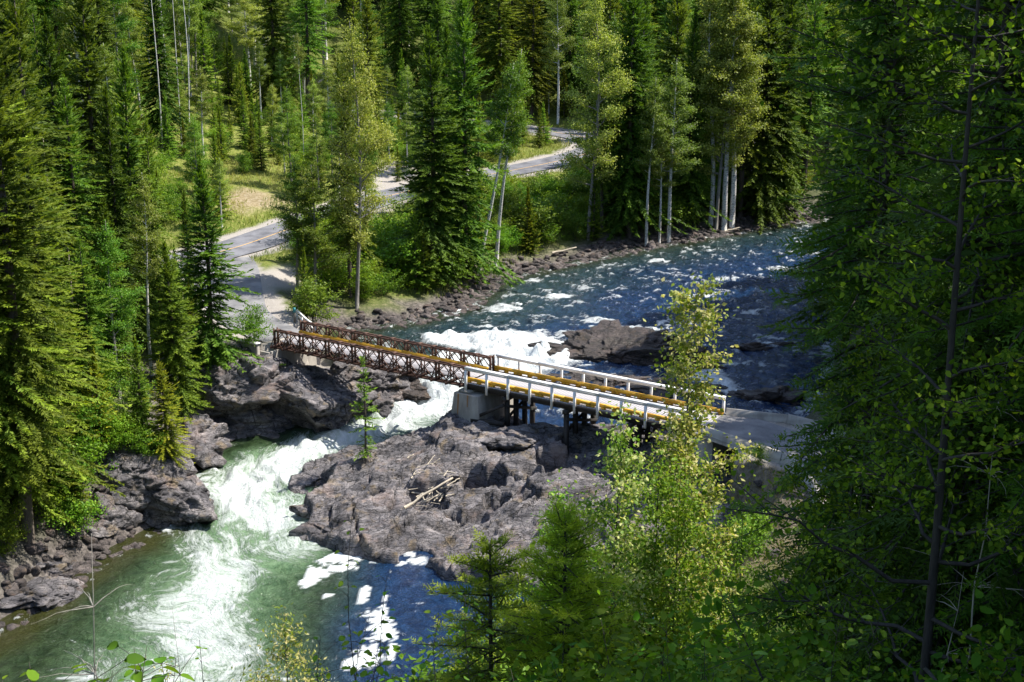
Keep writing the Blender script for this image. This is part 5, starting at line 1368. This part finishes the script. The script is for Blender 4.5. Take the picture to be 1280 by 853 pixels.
# ------------------------------------------------------------------ the shaded right bank
for i, (x_, y_, h_, kd, lb) in enumerate([(32.3, 127, 33, SPR, 'dark conifer forming the left edge of the shaded right bank'), (35.6, 139, 36, SPR, 'dark conifer behind the left edge of the shaded right bank'), (33.8, 119, 30, HEM, 'dark hemlock right above the far barriers'),
        (37.5, 131, 34, SPR, 'second dark conifer in from the edge of the right bank'), (30.8, 112, 26, SPR, 'dark spruce over the right bridge end'), (39, 149, 36, SPR, 'dark spruce at the far river bend on the right bank'), (36.5, 112, 31, SPR, 'tall dark spruce behind the far barriers')]):
    plant(kd, lb, CON, x_, y_, h_, idx=i, wid=1.05)
n_ = 0
for _ in range(2500):
    x_, y_ = rng.uniform(30, 95), rng.uniform(52, 190)
    if n_ >= 85: break
    if road_gap(x_, y_) < 5.5 or bank_gap(x_, y_) < 3.5 or bank_gap(x_, y_) < (0 if x_ > 30 else 9): continue
    if pxof(x_, y_, h1(x_, y_))[0] < (1085 if y_ < 150 else 1050): continue
    if not far_enough(x_, y_, 5.2): continue
    n_ += 1
    plant(SPR if rng.rand() < .7 else HEM, 'dark conifer in the shaded wood on the right bank', CON, x_, y_, rng.uniform(24, 34), 'conifers on the shaded right bank', rng.uniform(.95, 1.2))

# ------------------------------------------------------------------ lone pine and tufts on the island
x_, y_ = at(457, 574, 2.2)
zz_ = isl_z(x_, y_)
pn = conifer(301, 8.6, 1.35, .10, .42, 5, .15, .42, .10, .16, .5, mat='hemlock', name='pine_tree', tipc=.6, gaps=.35, wood=True, dead=10, trunk_r=.10, up=.1)
pn.location = (x_, y_, zz_ - .2); tag(pn, 'thin lone pine growing from the left end of the rock island', CON)

# ------------------------------------------------------------------ grass
def grass_patch(name, label, xs, ys, hgt, wid, parent=None):
    n__ = len(xs); z_ = H(xs, ys); P = np.stack([xs, ys, z_ - .02], 1); D = norm(np.stack([rng.normal(0, .35, n__), rng.normal(0, .35, n__), np.ones(n__)], 1)); S = norm(np.cross(D, rng.normal(0, 1, (n__, 3))))
    L = hgt * rng.uniform(.5, 1.3, n__); v, f = kites(P, D, S, L, L * wid)
    r_ = rng.uniform(0, 1, n__); patch = np.clip(.5 + .6 * fbm(xs * .2, ys * .2, s=91, o=3), 0, 1)
    tag(link(name, mesh_tris(name, v, f, np.repeat(np.stack([r_, patch * .8, r_], 1), 4, 0)), M['grass']), label, kind='stuff')
xs = rng.uniform(-50, 20, 90000); ys = rng.uniform(150, 250, 90000)
d0 = seg_dist(xs, ys, ROADS[0][0])[0]; d1 = seg_dist(xs, ys, ROADS[1][0])[0]
ok = (d0 > 5.0) & (d1 > 4.3) & ((d0 < 26)) & (np.hypot(xs - br[0], (ys - br[1]) * .8) > 2.2 + 3 * fbm(xs * .5, ys * .5, s=9, o=2) + 2.5 * rng.uniform(0, 1, len(xs))) & (np.hypot(xs - lay[0], (ys - lay[1]) * .33) > 3.3) & (np.hypot(xs - cut[0], (ys - cut[1]) * .45) > 5)
grass_patch('meadow_grass', 'sunlit yellowing grass along the main road', xs[ok], ys[ok], .62, .12)

# ------------------------------------------------------------------ saplings on the slope in front of the camera
def pine_sap(seed, Ht, R, mat='sapling', tw=.22, **kw):
    return conifer(seed, Ht, R, .04, kw.pop('spacing', .26), kw.pop('nbr', 6), .2, tw, .05, .11, kw.pop('prof', .8), mat=mat, name='young_pine', tipc=.9, up=kw.pop('up', .5), wood=True, minr=.22, eltop=38, spray=kw.pop('spray', 9), radial=kw.pop('radial', True), hang=0, trunk_r=.05, gaps=.12, bark='bark_dark', **kw)
def put(o, label, cat, x, y, h_=None, rot=0, z=None):
    k = 1 if h_ is None else h_ / o['_h']
    o.location = (x, y, (h1(x, y) if z is None else z) - .1); o.scale = (k, k, k); o.rotation_euler = (0, 0, rot)
    return tag(o, label, cat)
def px_at(px, dist, pyt=None):
    """ground point a given distance ahead under image column px, and the height that reaches row pyt"""
    x = (px - 640) / F * dist * 1.06; y = dist; z = h1(x, y)
    return x, y, (top_z(y, pyt) - z if pyt is not None else None)

x, y, h_ = px_at(872, 27.5, 348)
put(broadleaf(401, h_, 1.75, .10, 56, 15000, .105, .19, .07, 'bark_grey', 'pale', 'cottonwood_sapling', upang=62, tipc=1.0, ratio=.7, prof=lambda q: .25 + .75 * (1 - q) ** .8), 'slender pale-leaved cottonwood sapling standing tall in front of the right bridge end', DEC, x, y)
x, y, h_ = px_at(772, 24.5, 500)
put(broadleaf(402, h_, 1.45, .08, 40, 11000, .095, .19, .05, 'bark_dark', 'pale', 'cottonwood_sapling', upang=60, tipc=1.1, ratio=.7), 'yellowish cottonwood sapling just left of the tall slender one', DEC, x, y)
x, y, h_ = px_at(832, 25.5, 545)
put(broadleaf(403, h_, 1.7, .06, 36, 17000, .09, .22, .05, 'bark_dark', 'shrub', 'birch_sapling', upang=58, tipc=.7, stems=2, spread=.04), 'bright green bushy birch sapling between the two cottonwood saplings', DEC, x, y)
x, y, h_ = px_at(905, 29, 540)
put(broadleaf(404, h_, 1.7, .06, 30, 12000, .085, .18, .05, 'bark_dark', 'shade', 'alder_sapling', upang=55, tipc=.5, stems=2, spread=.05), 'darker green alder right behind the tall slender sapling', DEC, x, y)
x, y, h_ = px_at(694, 23, 598)
put(broadleaf(405, h_, 1.2, .06, 34, 12000, .075, .16, .04, 'bark_dark', 'shrub', 'birch_sapling', upang=60, tipc=.8), 'small-leaved birch sapling with a narrow top before the rock island', DEC, x, y)
x, y, h_ = px_at(708, 18, 640)
put(pine_sap(406, h_, 1.35, spray=12, nbr=11, spacing=.20, up=.2, prof=.6, tw=.28), 'bright yellow-green young pine with upright shoots at the bottom centre', CON, x, y)
x, y, h_ = px_at(612, 18.5, 668)
put(pine_sap(407, h_, 1.35, 'sapling', radial=False, spray=8, tw=.36, nbr=9, up=.15, prof=.7), 'young spruce with a thin leader left of the bright young pine', CON, x, y)
x, y, h_ = px_at(752, 27, 640)
put(broadleaf(408, h_, 1.7, .05, 30, 12000, .085, .2, .05, 'bark_dark', 'birch', 'alder_sapling', upang=55, tipc=.4, stems=2, spread=.06), 'leafy alder behind the bright young pine', DEC, x, y)
x, y, h_ = px_at(650, 25, 700)
put(broadleaf(409, h_, 1.7, .05, 28, 11000, .08, .18, .05, 'bark_dark', 'shrub', 'alder_sapling', upang=55, tipc=.4, stems=3, spread=.08), 'round-topped leafy alder between the young spruce and the young pine', DEC, x, y)
x, y, h_ = px_at(352, 19, 752)
put(broadleaf(410, h_, .95, .1, 34, 6500, .07, .15, .03, 'bark_dark', 'pale', 'willow_sapling', upang=60, tipc=1.2, ratio=.45), 'yellow small-leaved willow top poking up against the green water', DEC, x, y)
x, y, h_ = px_at(190, 18, 818)
put(broadleaf(411, h_, .8, .1, 26, 3500, .06, .10, .03, 'bark_dark', 'pale', 'willow_sapling', upang=60, tipc=1.0, ratio=.45), 'low yellow willow top at the bottom edge on the left', DEC, x, y)
x, y, h_ = px_at(935, 38, 600)
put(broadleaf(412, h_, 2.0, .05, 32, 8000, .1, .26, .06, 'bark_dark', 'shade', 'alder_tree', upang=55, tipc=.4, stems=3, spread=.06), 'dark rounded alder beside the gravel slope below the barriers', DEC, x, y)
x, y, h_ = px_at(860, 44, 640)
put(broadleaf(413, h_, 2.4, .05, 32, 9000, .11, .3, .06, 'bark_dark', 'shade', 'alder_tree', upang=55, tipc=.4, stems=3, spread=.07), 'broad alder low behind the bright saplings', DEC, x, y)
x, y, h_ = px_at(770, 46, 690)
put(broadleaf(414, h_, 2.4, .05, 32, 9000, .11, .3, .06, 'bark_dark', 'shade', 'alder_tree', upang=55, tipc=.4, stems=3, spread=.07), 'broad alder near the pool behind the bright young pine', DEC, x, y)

# feathery conifers in deep shade, close on the right
def cedar(seed, Ht, R, z0=.05):
    return conifer(seed, Ht, R, z0, .27, 9, .42, .42, .12, .15, .45, mat='shade_needles', name='shaded_conifer', tipc=.5, up=-.1, wood=True, spray=8, radial=False, hang=.5, gaps=.12, trunk_r=.075, bark='bark_dark', dead=18)
M['shade_needles'] = leaf_mat('shaded_conifer_needles', (0.035, 0.09, 0.008), (0.09, 0.18, 0.013), (0.17, 0.27, 0.02), 0.4)
CED = Kind(lambda: cedar(421, 15, 2.0), lambda: cedar(422, 17, 2.3))
for i, (x, y, h_, wd, lb) in enumerate([(4.55, 13.2, 14.5, .95, 'feathery dark conifer with a bare trunk standing close on the right'), (6.3, 14.8, 16, 1.0, 'dark conifer with drooping boughs at the right edge of the photo'), (5.3, 18.5, 16, .95, 'shaded conifer behind the bare-trunked one on the right'), (7.6, 19.5, 17, 1.1, 'shaded conifer behind the right edge conifer'),
        (9.6, 25, 18, 1.1, 'tall shaded conifer farther down the right slope'), (12.6, 31, 19, 1.15, 'big shaded conifer down the right slope'), (13.2, 41, 20, 1.2, 'shaded conifer near the valley road on the right'), (17, 38, 21, 1.2, 'outer shaded conifer on the right slope'), (18.4, 50, 21, 1.2, 'lowest shaded conifer beside the valley road'),
        (5.5, 12.0, 13, .9, 'shaded conifer nearest the right edge'), (6.9, 17.2, 15, 1.0, 'shaded conifer filling the gap between the right edge trees'), (10.8, 22, 19, 1.1, 'shaded conifer above the lower right undergrowth'),
        (9.5, 10, 19, 1.3, 'conifer just outside the right edge of the photo'), (11.5, 14, 20, 1.3, 'unseen conifer added to cast shade from the slope on the right'), (13.5, 18.5, 20, 1.3, 'conifer on the slope beyond the right photo edge'), (9.5, 4, 19, 1.3, 'unseen conifer added to cast shade beside the viewpoint'), (15.5, 10, 22, 1.4, 'unseen conifer added to cast shade uphill right of the viewpoint'), (17.5, 24, 22, 1.4, 'unseen conifer added to cast shade uphill beyond the right edge'), (23, 33, 23, 1.4, 'outermost unseen conifer added to cast shade above the valley road')]):  # this row: trees added out of view to shade the right-hand foliage
    plant(CED, lb, CON, x, y, h_, wid=wd, idx=i, rot=i * 1.3)
# broadleaf tree in the shade in front of them
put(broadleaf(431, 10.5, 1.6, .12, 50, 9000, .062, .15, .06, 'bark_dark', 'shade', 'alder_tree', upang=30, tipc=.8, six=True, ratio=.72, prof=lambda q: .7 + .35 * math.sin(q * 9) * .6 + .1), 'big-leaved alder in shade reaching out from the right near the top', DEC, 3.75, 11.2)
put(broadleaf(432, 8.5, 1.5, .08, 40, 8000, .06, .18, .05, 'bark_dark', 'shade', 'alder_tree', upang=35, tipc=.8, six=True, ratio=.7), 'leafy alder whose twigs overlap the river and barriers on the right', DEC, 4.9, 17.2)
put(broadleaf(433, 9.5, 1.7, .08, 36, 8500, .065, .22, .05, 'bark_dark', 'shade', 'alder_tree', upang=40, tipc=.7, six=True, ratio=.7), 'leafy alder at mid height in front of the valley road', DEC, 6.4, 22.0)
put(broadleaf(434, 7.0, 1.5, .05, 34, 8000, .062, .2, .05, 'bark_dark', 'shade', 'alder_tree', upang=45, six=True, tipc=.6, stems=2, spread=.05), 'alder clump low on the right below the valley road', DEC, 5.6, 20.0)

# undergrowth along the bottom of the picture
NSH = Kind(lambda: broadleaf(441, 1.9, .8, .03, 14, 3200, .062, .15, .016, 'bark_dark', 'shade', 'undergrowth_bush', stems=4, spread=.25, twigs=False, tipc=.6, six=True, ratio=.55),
           lambda: broadleaf(442, 2.2, .75, .03, 14, 3400, .052, .15, .016, 'bark_dark', 'shrub', 'undergrowth_bush', stems=5, spread=.2, twigs=False, tipc=.3, six=True, ratio=.5),
           lambda: broadleaf(443, 1.6, .8, .03, 12, 2300, .07, .15, .016, 'bark_dark', 'shade', 'undergrowth_bush', stems=4, spread=.3, twigs=False, tipc=.4, six=True, ratio=.65))
rng = np.random.RandomState(12); pl = []
n_ = 0
for _ in range(4000):
    y = rng.uniform(10, 52); x = rng.uniform(-.12, .40) * y * 1.06 
    if n_ >= 300: break
    px = 640 + x / (y * 1.06) * F
    if px < 530: continue
    if px < 700 and y > 34: continue
    if px > 930 and y > 33: continue
    if any((a_ - x) ** 2 + (b_ - y) ** 2 < (.45 + y * .018) ** 2 for a_, b_ in pl): continue
    hh_ = rng.uniform(1.4, 2.9) * (1 + max(0, y - 14) * .05)
    # keep the tops below the leaves that the photo shows
    g0 = h1(x, y); _, pyt = pxof(x, y, g0 + hh_)
    lim = 725 if px < 640 else (690 if px < 1000 else 665)
    if pyt < lim - 20: hh_ = max(.7, top_z(y, lim) - g0)
    if hh_ < .7 or hh_ > 5: continue
    if top_z(y, 870) > g0 + hh_: continue
    pl.append((x, y)); n_ += 1
    plant(NSH, 'leafy green bush in the undergrowth along the bottom edge', BU, x, y, hh_, 'bushes in the undergrowth along the bottom edge', rng.uniform(1.0, 1.5), idx=1 if rng.rand() < .45 else None)
print('undergrowth', n_)
# tall leafy shoots and bare twigs at the lower left, an arm's length down the slope
def shoot(name, label, px, dist, pyt, leaf, nl, seed, mat='shade', lean=0.0, ratio=.62, rr=.006, bark='bark_dark', spreadl=.12, alen=1.0):
    rng = np.random.RandomState(seed); x, y, h_ = px_at(px, dist, pyt); z0_ = h1(x, y); g_ = Geo(); k = np.linspace(0, 1, 12)
    wv_ = np.cumsum(rng.normal(0, .012 * h_, (12, 3)), 0) * np.array([1, 1, 0]); P = np.stack([lean * h_ * k ** 1.5, 0 * k, h_ * k], 1) + wv_; g_.tube(P, rr * (1.3 - k), 5)
    L_, B = [], []
    for i in range(nl):
        q = 1 - (i / nl) * min(.95, 1.3 * alen / h_); j = q * 11; c = P[int(min(j, 10.99))] * (1 - j % 1) + P[min(int(j) + 1, 11)] * (j % 1)
        az = i * 2.4 + rng.normal(0, .3); d = norm(np.array([math.cos(az), math.sin(az), rng.uniform(.1, .7)])); st = leaf * rng.uniform(.3, 1.6 if i % 3 else 3.5)
        e = c + d * st; g_.tube([c, (c + e) / 2 + (0, 0, .01), e], [rr * .5, rr * .4, rr * .3], 4, False)
        dd = norm(d + np.array([0, 0, -.6]) * rng.uniform(.3, 1.4)); L_.append((e, dd))
    r = empty(name, (x, y, z0_ - .05)); g_.build('stem', M[bark], r, True)
    if nl and leaf > .02:
        P_ = np.array([a_ for a_, b_ in L_]); D = np.array([b_ for a_, b_ in L_]); S = norm(np.cross(D, rng.normal(0, .35, (nl, 3)) + np.array([0, 0, 1.])))
        U = np.cross(S, D); Ls = leaf * rng.uniform(.75, 1.25, nl); vv, ff = [], []
        prof_ = [(0, 0), (.22, .8), (.5, 1), (.78, .62), (1, 0)]
        for i in range(nl):
            b0 = len(vv)
            for t_, w_ in prof_:
                mid = P_[i] + D[i] * Ls[i] * t_ - U[i] * Ls[i] * .18 * t_ * t_
                vv += [mid + S[i] * Ls[i] * ratio / 2 * w_ + U[i] * .08 * Ls[i] * w_, mid, mid - S[i] * Ls[i] * ratio / 2 * w_ + U[i] * .08 * Ls[i] * w_]
            for a_ in range(4):
                for c_ in (0, 1): ff += [(b0 + a_ * 3 + c_, b0 + a_ * 3 + c_ + 1, b0 + a_ * 3 + c_ + 4), (b0 + a_ * 3 + c_, b0 + a_ * 3 + c_ + 4, b0 + a_ * 3 + c_ + 3)]
        col = np.repeat(np.stack([rng.uniform(.2, 1, nl), rng.uniform(0, .6, nl), rng.uniform(0, 1, nl)], 1), 15, 0)
        link('leaves', mesh_tris('leaves', np.array(vv), np.array(ff), col, smooth=True), M[mat], r)
    return tag(r, label, 'shoot')
for i, (px, ds, pt, lf, nl, ln, lb) in enumerate([(118, 7.0, 800, .12, 20, 0, 'broad dark leaves on a shoot at the bottom left'), (150, 7.4, 808, .11, 20, .03, 'dark pointed leaves just right of the broad-leaved shoot'), (48, 6.2, 835, .15, 7, 0, 'very large pale leaf cluster cut by the bottom left edge'), (90, 6.6, 820, .11, 9, 0, 'low leafy shoot between the large leaf and the dark leaves'),
        (382, 8.0, 738, .05, 26, .10, 'arching leafy twig in front of the blue pool'), (456, 8.5, 640, .045, 20, 0, 'thin upright stem with small leaves crossing the rock cleft'), (462, 8.2, 760, .06, 26, .02, 'bushy shoot at the base of the thin upright stem'), (232, 8.0, 800, .035, 8, .02, 'small brown-tipped twig at the bottom edge'),
        (415, 7.6, 800, .055, 24, -.04, 'leafy shoot leaning left over the pool'), (540, 9.5, 770, .06, 26, 0, 'leafy stem at the left end of the undergrowth'), (505, 9.0, 800, .06, 24, .03, 'low leafy stem over the blue water'), (20, 7.5, 815, .05, 12, 0, 'curled brown stem with few leaves in the bottom left corner'),
        (815, 11, 770, .11, 14, 0, 'large bright leaves standing out in the undergrowth'), (882, 10.5, 800, .15, 8, 0, 'broad bright leaf in the undergrowth at the bottom'), (1100, 10, 770, .10, 20, 0, 'pale large-leaved stem in the lower right undergrowth'), (1010, 10.5, 740, .08, 22, .03, 'tall leafy stem right of the bright leaves')]):
    shoot('leafy_shoot', lb, px, ds, pt, lf, nl, 500 + i, 'shrub' if px > 800 else 'shade', ln)
def twig(label, px, ds, pt, seed, mat='bark_grey', n_=16, sp_=.5, r0=.014):
    rng = np.random.RandomState(seed); x, y, h_ = px_at(px, ds, pt); g_ = Geo(); k = np.linspace(0, 1, 10); P = np.stack([.04 * h_ * k, 0 * k, h_ * k], 1) + np.cumsum(rng.normal(0, .01 * h_, (10, 3)), 0); g_.tube(P, r0 * (1.15 - k), 5)
    r = empty('bare_sapling', (x, y, h1(x, y) - .05)); g_.build('trunk', M[mat], r, True); b = Geo()
    for i in range(n_):
        q = 1 - .95 * (i / n_) * min(1, 2.5 / h_) - .03; c = P[int(q * 9)]; az = rng.uniform(0, 6.28); L = sp_ * rng.uniform(.4, 1.2) * (.35 + 2 * (1 - q)); t = np.linspace(0, 1, 6)[:, None]
        Q = c + np.array([math.cos(az), math.sin(az), .5]) * L * t + np.cumsum(rng.normal(0, .02 * L, (6, 3)), 0) * (t > 0) - np.array([0, 0, .4]) * L * t ** 2
        b.tube(Q, r0 * .35 * (1.1 - t[:, 0]), 4, False)
        if 0: b.tube(Q[3] + (Q[5] - Q[3]) * np.linspace(0, 1, 4)[:, None] + rng.normal(0, .05, 3) * np.linspace(0, 3, 4)[:, None], r0 * .2 * np.array([1, .8, .6, .3]), 3, False)
    b.build('twigs', M[mat], r, True)['kind'] = 'stuff'; return tag(r, label, 'dead sapling')
for i, (px, ds, pt, lf, nl, ln, lb) in enumerate([(70, 7.2, 838, .10, 18, .02, 'dense low dark leaves in the bottom left corner'), (170, 6.8, 830, .09, 20, -.02, 'dark leaf clump at the bottom edge beside the willow'), (135, 8.0, 815, .07, 26, .05, 'tall dark leafy stem behind the broad-leaved shoot'), (25, 6.6, 842, .09, 14, .02, 'leaf tips in the extreme bottom left corner'),
        (300, 7.6, 830, .06, 22, .02, 'low leafy stems left of the arching twig'), (440, 7.2, 815, .07, 26, .02, 'leafy stems in front of the foam patches'), (400, 9.0, 790, .05, 30, .06, 'fine leafy stem crossing the arching twig'), (575, 9.0, 745, .065, 30, .02, 'tall leafy stem left of the young spruce'), (520, 8.0, 820, .08, 24, 0, 'leafy tuft at the bottom edge over the pool')]):
    shoot('leafy_shoot', lb, px, ds, pt, lf, nl, 560 + i, 'shade', ln)
twig('bare grey sapling with leafless twigs at the lower left', 48, 9.5, 640, 601, n_=26, sp_=.9)
twig('thin leafless stem at the bottom between willow and dark leaves', 205, 8, 800, 602, n_=8, sp_=.2, r0=.008)
twig('bare dark twigs reaching over the gravel slope on the right', 1068, 14, 560, 603, 'bark_dark', 28, .8, .02)
twig('bleached dead stem in the lower right undergrowth', 1180, 11, 700, 604, 'dead', 18, .6, .012)
twig('pale dead twig tangle behind the right conifer trunk', 1225, 12, 480, 605, 'dead', 26, 1.0, .014)
for i, (a_, b_, r_) in enumerate([((962, 284), (990, 272), .16), ((900, 296), (930, 291), .13), ((690, 322), (726, 318), .14)]):
    g_a = ground_at(*a_); g_b = ground_at(*b_)
    log(['bleached drift log at the far river bend', 'grey drift log among the boulders below the aspens', 'pale log on the stones below the cottonwood'][i], (g_a[0], g_a[1], g_a[2] + .5), (g_a[0] + 3.2, g_a[1] + (1.6 if i else 3), g_a[2] + .9), r_)
for i, (bx_, by_, hh_, lb) in enumerate([(17.2, 89.5, 1.5, 'small bush on the bank under the first near barrier'), (18.4, 85.5, 1.2, 'low bush on the bank below the bend barrier'), (16.0, 93.5, 1.8, 'bush beside the trestle abutment'), (19.4, 80.5, 1.3, 'bush on the gravel slope beside the valley road'),
        (16.2, 83.5, 2.2, 'bush at the foot of the gravel slope'), (18.6, 76.5, 1.9, 'bush low on the gravel slope below the road bend'), (14.5, 88.5, 2.0, 'bush between the rock island and the road bank'), (20.2, 74.0, 1.2, 'scrubby bush at the edge of the valley road'), (15.0, 79.5, 2.8, 'tall bush near the pool under the gravel slope')]):
    plant(BSH, lb, BU, bx_, by_, hh_, idx=i)
rng = np.random.RandomState(33)
for i in range(46):
    bx_, by_ = rng.uniform(14.5, 21), rng.uniform(73, 97)
    if road_gap(bx_, by_) < 3.9: continue
    sz = .12 + .4 * rng.beta(1.2, 3); o = link('bank_stone', bmeshes[i % 9]); o.location = (bx_, by_, h1(bx_, by_) + sz * .1); o.rotation_euler = (rng.uniform(-.4, .4), 0, rng.uniform(0, 6.3)); o.scale = (sz, sz, sz)
    tag(o, 'small grey stone on the gravel bank below the concrete barriers', 'stone', 'stones on the bank below the barriers')
# dry grass and litter on the slope
rng = np.random.RandomState(14)
ys = rng.uniform(7, 34, 42000); xs = rng.uniform(-.16, .42, 42000) * ys * 1.06
grass_patch('slope_grass', 'grass and low weeds covering the near slope', xs, ys, .34, .07)
xs = rng.uniform(12, 24, 16000); ys = rng.uniform(56, 92, 16000); ok = seg_dist(xs, ys, ROADS[2][0])[0] > 4.4; kk_ = fbm(xs * .3, ys * .3, s=95, o=2) > 0.05
grass_patch('bank_grass', 'thin dry grass on the gravel bank below the barriers', xs[ok & kk_], ys[ok & kk_], .4, .08)

# ------------------------------------------------------------------ say where each of the many look-alikes stands
ZF = [(60, 'above the far left firs'), (190, 'left of the white stems'), (260, 'around the white stems'), (340, 'above the brown cutting'), (430, 'above the gravel shoulder'), (510, 'behind the feathery pale tree'), (610, 'behind the dark centre spruces'), (700, 'behind the leaning birches'), (780, 'behind the cottonwood'), (870, 'behind the bank aspens'), (940, 'behind the bend aspen clump'), (5000, 'past the aspen clump')]
ZR = [(1010, 'at the river edge'), (1080, 'above the far barriers'), (1160, 'behind the shaded alders'), (1230, 'behind the bare-trunked conifer'), (5000, 'by the right edge')]
ZU = [(640, 'below the blue pool'), (740, 'under the bright young pine'), (830, 'under the cottonwood saplings'), (920, 'under the tall slender sapling'), (1010, 'below the gravel slope'), (1110, 'under the shaded alders'), (1200, 'by the bare conifer trunk'), (5000, 'in the lower right corner')]
ZB = [(470, 'by the truss'), (520, 'before the pines'), (580, 'below the centre spruces'), (640, 'below the leaning birches'), (700, 'below the sandy patch'), (760, 'below the cottonwood'), (820, 'below the dark spruce'), (880, 'below the bank aspens'), (940, 'below the aspen clump'), (5000, 'at the far river bend')]
ZL = [(60, 'by the thick fir trunk'), (110, 'behind the left shore'), (170, 'above the left crag'), (230, 'above the cliff nose'), (5000, 'near the lone spruce')]
def pick(Z, v):
    for a_, b_ in Z:
        if v < a_: return b_
ORD = ['first', 'second', 'third', 'fourth', 'fifth', 'sixth', 'seventh', 'eighth', 'ninth', 'tenth']
SPEC = {'aspens in the forest behind the road': ('pale aspen', ZF), 'hemlocks in the forest behind the road': ('mid-green hemlock', ZF), 'firs in the forest behind the road': ('yellow-green fir', ZF), 'spruces in the forest behind the road': ('dark spruce', ZF), 'half-grown conifers in the forest behind the road': ('half-grown conifer', ZF),
        'young conifers on the slope above the road': ('bright young conifer', ZF), 'small aspens on the slope above the road': ('small light aspen', ZF), 'bushes on the slope above the road': ('yellow-green bush', ZF), 'bushes between the road and the river': ('green riverside bush', ZB), 'young conifers between the road and the river': ('young riverside conifer', ZB),
        'small trees between the road and the river': ('small leafy riverside tree', ZB), 'conifers deep in the left slope wood': ('conifer deep in the left wood', ZL), 'bushes on the left slope': ('green slope bush', ZL), 'young conifers on the left slope': ('young slope conifer', ZL), 'conifers on the shaded right bank': ('dark shaded conifer', ZR),
        'bushes in the undergrowth along the bottom edge': ('undergrowth bush', ZU), 'boulders along the upstream far bank': ('boulder', ZB), 'boulders on the lower left shore': ('boulder', ZL)}
cells_ = {}
for o in sc.objects:
    g_ = o.get('group')
    if g_ not in SPEC or o.parent: continue
    nm, Z = SPEC[g_]; px, py = pxof(*o.location)
    if nm == 'boulder':
        sz = o.scale[0]; look = ('large brown' if sz > .62 else 'medium brown' if sz > .45 else 'small brown') + ' angular boulder'
        row = 'at the waterline' if bank_gap(o.location[0], o.location[1]) < 1.2 else 'up on the bank'
    else:
        look = nm; y_ = o.location[1]
        if Z is ZF: row = 'in the front rank' if y_ < 215 else 'in the second rank' if y_ < 245 else 'well back' if y_ < 280 else 'far back'
        elif Z is ZU: row = 'very near' if y_ < 14 else 'down the near slope' if y_ < 24 else 'low on the slope'
        elif Z is ZB: row = 'near the stones' if bank_gap(o.location[0], y_) < 9 else 'near the road'
        elif Z is ZR: row = 'nearby' if y_ < 110 else 'farther off'
        else: row = 'on the lower slope' if bank_gap(o.location[0], y_) < 10 else 'on the upper slope'
    cells_.setdefault((look, row, pick(Z, px)), []).append((px, o))
for (look, row, zn), L in cells_.items():
    L.sort(key=lambda q_: q_[0])
    for i, (_p, o) in enumerate(L):
        if len(L) == 1: o['label'] = f'{look} {row} {zn}'
        elif len(L) <= 10 and 'boulder' not in look: o['label'] = f'{look} {row} {zn}, {ORD[i]} from left'
        else: o['label'] = f'{look} {row} {zn}'; o['group'] = f'each {look} {row} {zn}'
for o in sc.objects:
    lb = o.get('label')
    if lb and len(lb.replace('-', ' ').split()) > 16:
        for cut_ in (' the', ' forest'):
            if len(lb.replace('-', ' ').split()) > 16: lb = lb.replace(cut_, '', 2)
        o['label'] = lb
